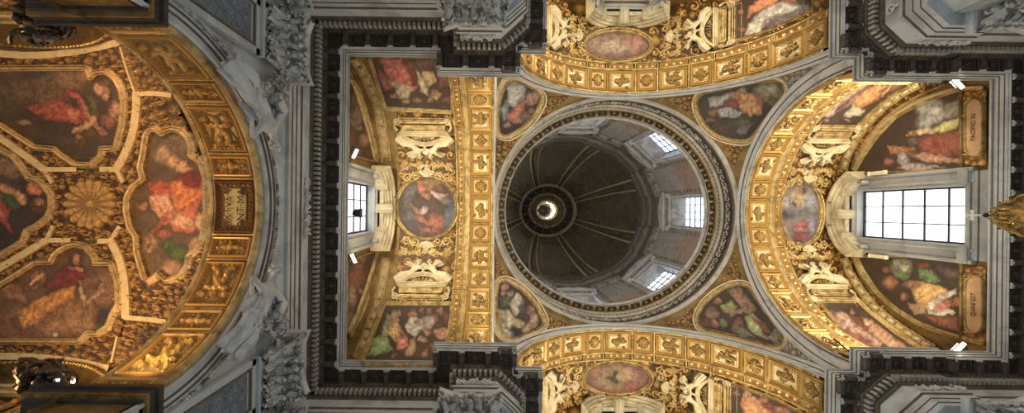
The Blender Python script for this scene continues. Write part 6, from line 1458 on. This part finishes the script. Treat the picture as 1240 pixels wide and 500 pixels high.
# ================================================================ spandrel statues, lamps, spire
M['statue'] = mat('grey statue marble', (.66, .67, .68), .5, 0, (3, (.40, .40, .41), .45, .68), (10, .3, .02, 'n'))
WS = lambda px, py, dx=0.: (lambda P: (P[0], P[1], P[2]+ZE))(PlaneX(-5.62+dx, 1).hit(np.array([float(px)]), np.array([float(py)]))[0][0])
def statue(my, label):
    f = (lambda y: y) if my > 0 else (lambda y: 501.4-y)
    W = lambda x, y, d=0.: WS(x, f(y), d)
    J = dict(head=W(333, 173, .22), neck=W(331, 165, .16), chest=W(325, 150, .10), pelvis=W(311, 122, .08), shL=W(334, 149, .14), elL=W(344, 134, .30), haL=W(340, 119, .40), shR=W(316, 154, .16), elR=W(306, 166, .34), haR=W(305, 150, .46),
             hipL=W(310, 117, .12), knL=W(303, 93, .30), ftL=W(276, 66, .14), hipR=W(305, 121, .16), knR=W(291, 100, .30), ftR=W(268, 74, .12))
    b, P = figure(J, 1.25); r = b.build('statue', [M['statue']], None, True, loc=tuple(P['pelvis']))
    tag(r, label, 'statue', 'reclining statues over the entrance arch'); face_hair(P, 1.25, (1, 0, -.2), r, M['statue'])
    b = MB(); drape(b, [P['waist'], P['hipL'].lerp(P['hipR'], .5), P['hipL'].lerp(P['knL'], .6)], .19, .20, 10, .3, (1, 0, 0))
    for q in 'LR': drape(b, [P['hip'+q], P['kn'+q]+Vector((.03, 0, 0)), P['kn'+q].lerp(P['ft'+q], .5), P['ft'+q].lerp(P['kn'+q], .15)], .16, .17, 8, .38, (1, 0, 0))
    drape(b, [P['chest'], P['waist'], P['pelvis']], .19, .21, 9, .28, (1, 0, 0)); b.build('drapery', [M['statue']], r, True)
    b = MB(); drape(b, [P['shL'], P['shL'].lerp(P['elL'], .6), P['elL'], P['elL']+Vector((.05, -.2*my, -.35))], .10, .13, 5, .2, (1, 0, 0)); b.build('sleeve', [M['statue']], r, True)
    b = MB(); wing(b, P['chest']-Vector((.08, 0, 0)), (0, -.5*my, -.9), (0, -1*my, .5), 1.0, 1.7, 9); b.build('wing', [M['statue']], r)
    return r
statue(1, 'white marble winged figure reclining on the upper haunch of the entrance arch')
statue(-1, 'white marble winged figure reclining on the lower haunch of the entrance arch')
def putto(my, label):
    f = (lambda y: y) if my > 0 else (lambda y: 501.4-y)
    W = lambda x, y, d=0.: WS(x, f(y), d)
    J = dict(head=W(338, 196, .2), neck=W(336, 201, .16), chest=W(334, 207, .12), pelvis=W(330, 220, .1), shL=W(339, 206, .14), elL=W(344, 212, .2), haL=W(343, 221, .26), shR=W(329, 207, .14), elR=W(325, 213, .2), haR=W(327, 221, .26),
             hipL=W(332, 223, .12), knL=W(335, 231, .2), ftL=W(333, 240, .12), hipR=W(328, 223, .12), knR=W(327, 231, .2), ftR=W(329, 240, .12))
    b, P = figure(J, .62); r = b.build('putto', [M['statue']], None, True, loc=tuple(P['pelvis'])); tag(r, label, 'putto', None); face_hair(P, .75, (1, 0, -.2), r, M['statue'])
M['carve2'] = M['carved']
def trophy(my, label):
    f = (lambda y: y) if my > 0 else (lambda y: 501.4-y)
    b = MB(); rr = random.Random(21)
    for k in range(34):
        x, y = rr.uniform(303, 341), rr.uniform(100, 142)
        if x < 322 and y > 112: x += 16
        o = Vector(WS(x, f(y), -.05)); a = rr.uniform(0, 6.28); pts = []
        for i in range(12): q = rr.uniform(.18, .24)*(1-i/13); pts.append(tuple(o+Vector((.03+.012*i, q*math.cos(a+i*.55), q*math.sin(a+i*.55)))))
        b.tube(pts, .045, 5)
    for k in range(30): o = WS(rr.uniform(318, 346), f(rr.uniform(98, 140)), 0); b.ball(o, (.09, rr.uniform(.05, .11), rr.uniform(.06, .12)), 6)
    o = b.build('carved_trophy', [M['carved']], loc=WS(325, f(120), 0)); tag(o, label, 'carving', None)
trophy(1, 'grey carved foliage between the upper reclining statue and its capital'); trophy(-1, 'grey carved foliage between the lower reclining statue and its capital')
# floodlights standing on the ledges
M['lens_w'] = mat('lit lamp lens', (1, .95, .8), .3, emis=((1, .90, .66), 14)); M['lens_c'] = mat('lit white lens', (1, 1, 1), .3, emis=((.95, .97, 1), 10)); M['lampbody'] = mat('grey lamp housing', (.25, .25, .24), .4, .4)
def flood(pos, aim, lens, label, energy, col, size=.5, group='floodlights on the ledges', sc=1., spread=150, w=1.0, fixture=True):
    p = Vector((pos[0], pos[1], pos[2]+ZE)); d = Vector(aim).normalized(); z = d
    if fixture: flood(pos, aim, None, '', energy, col, size, fixture=False); z = (d+Vector((0, 0, -1.9))).normalized(); energy = 0
    x = z.cross(Vector((0, 0, 1))) ; x = (x if x.length > .1 else Vector((1, 0, 0))).normalized(); y = z.cross(x)
    m = basis(x, y, z, p)
    if fixture:
        b = MB(); b.box((0, 0, -.06*sc), (.34*sc*w, .12*sc, .12*sc), 0, bev=.02); b.box((0, 0, .0), (.38*sc*w, .14*sc, .03*sc), 0, bev=.008)
        for k in range(5): b.box((-.12*sc+.06*sc*k, 0, -.14*sc), (.012, .16*sc, .05*sc))
        r = b.build('floodlight', [M['lampbody']]); tag(r, label, 'lamp', group)
        b = MB(); b.box((0, 0, .02*sc), (.34*sc*w, .10*sc, .014)); l = b.build('lens', [lens], r); l.matrix_parent_inverse = Matrix()
        b = MB(); b.tube([(-.19*sc, 0, -.04), (-.19*sc, .16*sc, -.1), (.19*sc, .16*sc, -.1), (.19*sc, 0, -.04)], .012, 6); k = b.build('yoke', [M['black']], r); k.matrix_parent_inverse = Matrix()
        r.matrix_basis = m
    if fixture: return
    li = bpy.data.lights.new('flood', 'AREA'); li.shape = 'RECTANGLE'; li.size = size*w; li.size_y = size*.6; li.energy = energy; li.color = col; li.spread = math.radians(spread)
    lo_ = bpy.data.objects.new('flood_light', li); COL.objects.link(lo_); lo_.matrix_world = basis(x, y, -z, p+z*.08) if False else Matrix.Translation(p+z*.08) @ basis(x, -y, -z, (0, 0, 0))
WARM = (1, .86, .60)
def at_px(surf, px, py, off=0.): P, N = surf.hit(np.array([float(px)]), np.array([float(py)])); return tuple(P[0]+N[0]*off)
E0 = 150
flood(at_px(PlaneX(-4.98, 1), 430, 186), (.75, .35, .75), M['lens_w'], 'small lit floodlight glowing on the ledge above the half hidden window', E0, WARM, .35)
flood(at_px(PlaneX(-4.98, 1), 428, 313), (.75, -.35, .75), M['lens_w'], 'small lit floodlight glowing on the ledge below the half hidden window', E0, WARM, .35)
flood(at_px(PlaneX(16.1, -1), 1160, 101), (-.55, .55, .75), M['lens_w'], 'white lit floodlight on the cornice above the inscribed cartouche', E0*1.3, WARM, .4, w=1.3)
flood(at_px(PlaneX(16.1, -1), 1162, 421), (-.55, -.55, .75), M['lens_w'], 'white lit floodlight on the cornice below the inscribed cartouche', E0*1.3, WARM, .4, w=1.3)
# lamps the same, standing where the cornice hides them from here
for (x, y), aim in (((1.5, -5.9), (.8, .4, .9)), ((1.5, 5.9), (.8, -.4, .9)), ((11.9, -5.9), (-.6, -.3, .9)), ((11.9, 5.9), (-.6, .3, .9))):
    pass
for (x, y, h), aim, e in (((2.2, -9.0, 13.3), (.55, .5, .8), 330), ((2.2, 9.0, 13.3), (.55, -.5, .8), 330), ((10.6, -9.0, 13.3), (-.55, .5, .8), 330), ((10.6, 9.0, 13.3), (-.55, -.5, .8), 330),
                          ((-3.5, -5.0, 13.3), (.5, .8, .6), 75), ((-3.5, 5.0, 13.3), (.5, -.8, .6), 75), ((13.6, -4.7, 13.3), (.1, .6, .8), 200), ((13.6, 4.7, 13.3), (.1, -.6, .8), 200),
                          ((.3, -4.75, 13.3), (.05, .8, .7), 130), ((.3, 4.75, 13.3), (.05, -.8, .7), 130)):
    flood((x, y, h), aim, None, '', e*.62, WARM, .5, fixture=False)
# orange lamp on the lower impost of the entrance arch, plus small lamp deeper in
flood((-6.5, 2.9, 6.85), (-.1, -.25, 1), None, '', 9, (1, .70, .34), .25, fixture=False)
flood((-9.5, -3.4, 6.6), (-.1, .6, .8), None, '', 84, (1, .58, .22), .4, fixture=False); flood((-9.8, 3.4, 6.6), (.3, -.6, .8), None, '', 120, (1, .58, .22), .4, fixture=False)
flood(at_px(Horizontal(6.9), 75, 464), (.5, -.3, .1), M['lens_c'], 'small white lamp among dark carvings at the lower edge of the antechapel', 10, (1, .85, .6), .2, sc=.7)
# black box lamp in front of the half hidden window
p = at_px(PlaneX(-5.05, 1), 433, 258); b = MB(); b.box((0, 0, 0), (.22, .30, .26), 0, bev=.03); b.box((.12, 0, 0), (.03, .34, .30), 0, bev=.01); r = b.build('spotlight', [M['black']]); r.location = (p[0], p[1], p[2]+ZE)
tag(r, 'black box spotlight in front of the half hidden window', 'lamp'); b = MB(); b.tube([(0, 0, -.12), (0, 0, -.32)], .02, 8); b.box((0, 0, -.33), (.14, .14, .02)); b.build('stand', [M['black']], r).matrix_parent_inverse = Matrix()
# cream box lamps on the window surround
M['creambox'] = mat('cream lamp box', (.72, .66, .46), .5)
for (x, y), lab in (((1063, 209.5), 'small cream box lamp on the grey window surround, upper side'), ((1064, 310.5), 'small cream box lamp on the grey window surround, lower side')):
    p = at_px(PlaneX(XE-.35, -1), x, y); b = MB(); b.box((0, 0, 0), (.14, .16, .62), 0, bev=.03); r = b.build('box_lamp', [M['creambox']]); r.location = (p[0], p[1], p[2]+ZE); tag(r, lab, 'lamp')
    for s_ in (-1, 1): b = MB(); b.box((-.03, 0, s_*.34), (.16, .18, .09), 0, bev=.02); b.build('end_cap', [M['creambox']], r).matrix_parent_inverse = Matrix()
# gilt spire with a cross: top of a tall tabernacle standing on the chapel floor
M['spire'] = mat('bright gilt bronze', (.86, .64, .24), .25, .85, (8, (.25, .16, .05), .45, .6)); M['cross'] = mat('pale gilt cross', (.96, .90, .72), .4, 0)
X0 = 8.0
def hx(px): return X0*F/(px-CX)
y0 = (uv(1180, 260.5)[1]/F)*hx(1180)
sp_ = empty('tabernacle', (X0, y0, 0)); tag(sp_, 'gilded lobed spire topped by a small pale cross, in front of the tall window', 'tabernacle')
b = MB(); hT, hB = hx(1172), hx(1188); c = (X0, y0)
b.tube([(c[0], c[1], hT+ZE), (c[0], c[1], hB+ZE-.02)], .019, 8); hm = hT-.055
b.tube([(c[0], c[1]-.055, hm+ZE), (c[0], c[1]+.055, hm+ZE)], .019, 8)
for q in ((0, -.062, hm), (0, .062, hm), (0, 0, hT+.005)):
    for dy, dz in ((0, .012), (.012, 0), (-.012, 0), (0, -.008)): b.ball((c[0], c[1]+q[1]+dy, q[2]+dz+ZE), (.021, .021, .021), 6)
b.build('cross', [M['cross']], sp_)
b = MB(); hb = hx(1191); b.lathe([(.008, hb+.04+ZE), (.012, hb+ZE), (.035, hb-.02+ZE), (.04, hb-.04+ZE), (.012, hb-.07+ZE), (.012, hb-.12+ZE)], 12, (c[0], c[1], 0)); b.build('finial', [M['lead']], sp_)
V = []; Fc = []; n = 64; ht = hx(1199); prof = [(.02, 0), (.03, .02), (.045, .03), (.04, .05), (.06, .06), (.10, .10), (.13, .13), (.12, .16), (.19, .19), (.23, .23), (.22, .27), (.28, .32), (.31, .40), (.33, .5), (.42, .6), (.46, .9), (.46, 2.0)]
for r_, dz in prof:
    for k in range(n): w = 2*PI*k/n; q = r_*.74*(1+.30*abs(math.cos(4*w))*min(1, dz*5)); V.append((c[0]+q*math.cos(w), c[1]+q*math.sin(w), ht-dz*.85+ZE))
for i in range(len(prof)-1):
    for k in range(n): Fc.append((i*n+k, i*n+(k+1) % n, (i+1)*n+(k+1) % n, (i+1)*n+k))
mesh_obj('dome_cap', V, Fc, M['spire'], sp_, True)
b = MB()
for k in range(8):
    w = PI/4*k+PI/8; pts = [(c[0]+r_*.86*math.cos(w), c[1]+r_*.86*math.sin(w), ht-dz*.85+ZE) for r_, dz in prof[4:14]]; b.tube(pts, .018, 6)
    for (r_, dz) in (prof[6], prof[9], prof[12]): b.ball((c[0]+(r_*.86+.02)*math.cos(w), c[1]+(r_*.86+.02)*math.sin(w), ht-dz*.85+.02+ZE), (.022, .022, .022), 6)
b.build('crocketed_rib', [M['spire']], sp_)
b = MB(); b.lathe([(.36, ht-1.7+ZE), (.6, ht-1.75+ZE), (.6, ht-1.95+ZE), (.5, ht-2.0+ZE), (.5, 1.2), (.75, 1.1), (.75, .12), (.9, .1), (.9, 0)], 8, (c[0], c[1], 0)); b.build('body', [M['spire']], sp_)

# dark carved groups by the antechapel side walls
for (x0, y0_, x1, y1), seed, lab in (((22, 4, 76, 46), 5, 'dark bronze carving of tangled foliage and figures at the upper left corner'), ((24, 446, 76, 470), 6, 'dark bronze carving of tangled foliage in the lower left corner')):
    rr = random.Random(seed); b = MB(); sfc = Horizontal(7.0)
    for k in range(70):
        p = at_px(Horizontal(rr.uniform(6.7, 7.6)), rr.uniform(x0, x1), rr.uniform(y0_, y1)); b.ball((p[0], p[1], p[2]+ZE), (rr.uniform(.05, .13), rr.uniform(.05, .12), rr.uniform(.06, .14)), 8)
    for k in range(16):
        p = Vector(at_px(Horizontal(6.8), rr.uniform(x0, x1), rr.uniform(y0_, y1))); p.z += ZE; a = rr.uniform(0, 6.28); pts = [tuple(p+Vector(((.22-.014*i)*math.cos(a+i*.5), (.22-.014*i)*math.sin(a+i*.5), .02*i))) for i in range(13)]; b.tube(pts, .035, 6)
    c_ = at_px(sfc, (x0+x1)/2, (y0_+y1)/2); o = b.build('bronze_carving', [M['bronze']], loc=(c_[0], c_[1], c_[2]+ZE)) if 'bronze' in M else None
    if o is None: M['bronze'] = mat('dark bronze', (.10, .075, .05), .4, .5, (5, (.22, .14, .06), .5, .7), (18, .4, .01, 'n')); o = b.build('bronze_carving', [M['bronze']], loc=(c_[0], c_[1], c_[2]+ZE))
    tag(o, lab, 'carving')
# thin iron tie rods at the feet of the big arches
for (a, c_), lab in ((((1016, 86), (1031, 72)), 'thin black iron rod at the foot of the upper window side arch'), (((1014, 414), (1031, 428)), 'thin black iron rod at the foot of the lower window side arch'), (((632, 70), (645, 82)), 'thin black iron rod at the foot of the top arch'), (((631, 441), (643, 430)), 'thin black iron rod at the foot of the bottom arch')):
    P0 = Vector(at_px(S_pend, *a, .15)); P1 = Vector(at_px(S_pend, *c_, .15)); P0.z += ZE; P1.z += ZE
    b = MB(); b.tube([tuple(P0), tuple(P1)], .03, 8); b.ball(tuple(P0), .05, 8); b.ball(tuple(P1), .05, 8); tag(b.build('tie_rod', [M['black']], loc=tuple(P0)), lab, 'rod')

sl = bpy.data.lights.new('spire_fill_spot', 'SPOT'); sl.energy = 260; sl.color = (1, .93, .78); sl.spot_size = math.radians(16); sl.spot_blend = .5; sl.shadow_soft_size = .1  # unseen spot added below to brighten the spire and its cross
so = bpy.data.objects.new('spire_fill_spot', sl); COL.objects.link(so); so.location = (5.4, 0.9, 2.4+ZE); so.rotation_euler = (Vector(so.location)-Vector((X0, y0, 6.0+ZE))).to_track_quat('Z', 'Y').to_euler()
# ================================================================ daylight of the nave and aisles coming in low from the sides
w = bpy.data.worlds.new('world'); scene.world = w; w.use_nodes = True; nt = w.node_tree; bg = nt.nodes['Background']
tc = nd(nt, 'ShaderNodeTexCoord'); sx = nd(nt, 'ShaderNodeSeparateXYZ'); nt.links.new(tc.outputs['Generated'], sx.inputs[0])
rp = nd(nt, 'ShaderNodeValToRGB'); mr = nd(nt, 'ShaderNodeMapRange'); mr.inputs[1].default_value = -1; mr.inputs[2].default_value = 0
nt.links.new(sx.outputs[2], mr.inputs[0]); nt.links.new(mr.outputs[0], rp.inputs[0]); e = rp.color_ramp.elements
e[0].position = 0; e[0].color = (.19, .205, .21, 1); e[1].position = .85; e[1].color = (.60, .665, .70, 1); q = rp.color_ramp.elements.new(.25); q.color = (.24, .255, .26, 1); q = rp.color_ramp.elements.new(.5); q.color = (.42, .465, .49, 1)
nt.links.new(rp.outputs[0], bg.inputs[0]); bg.inputs[1].default_value = 1.0
scene.view_settings.view_transform = 'Standard'; scene.view_settings.look = 'None'; scene.view_settings.exposure = 0; scene.view_settings.gamma = 1; scene.view_settings.use_curve_mapping = False
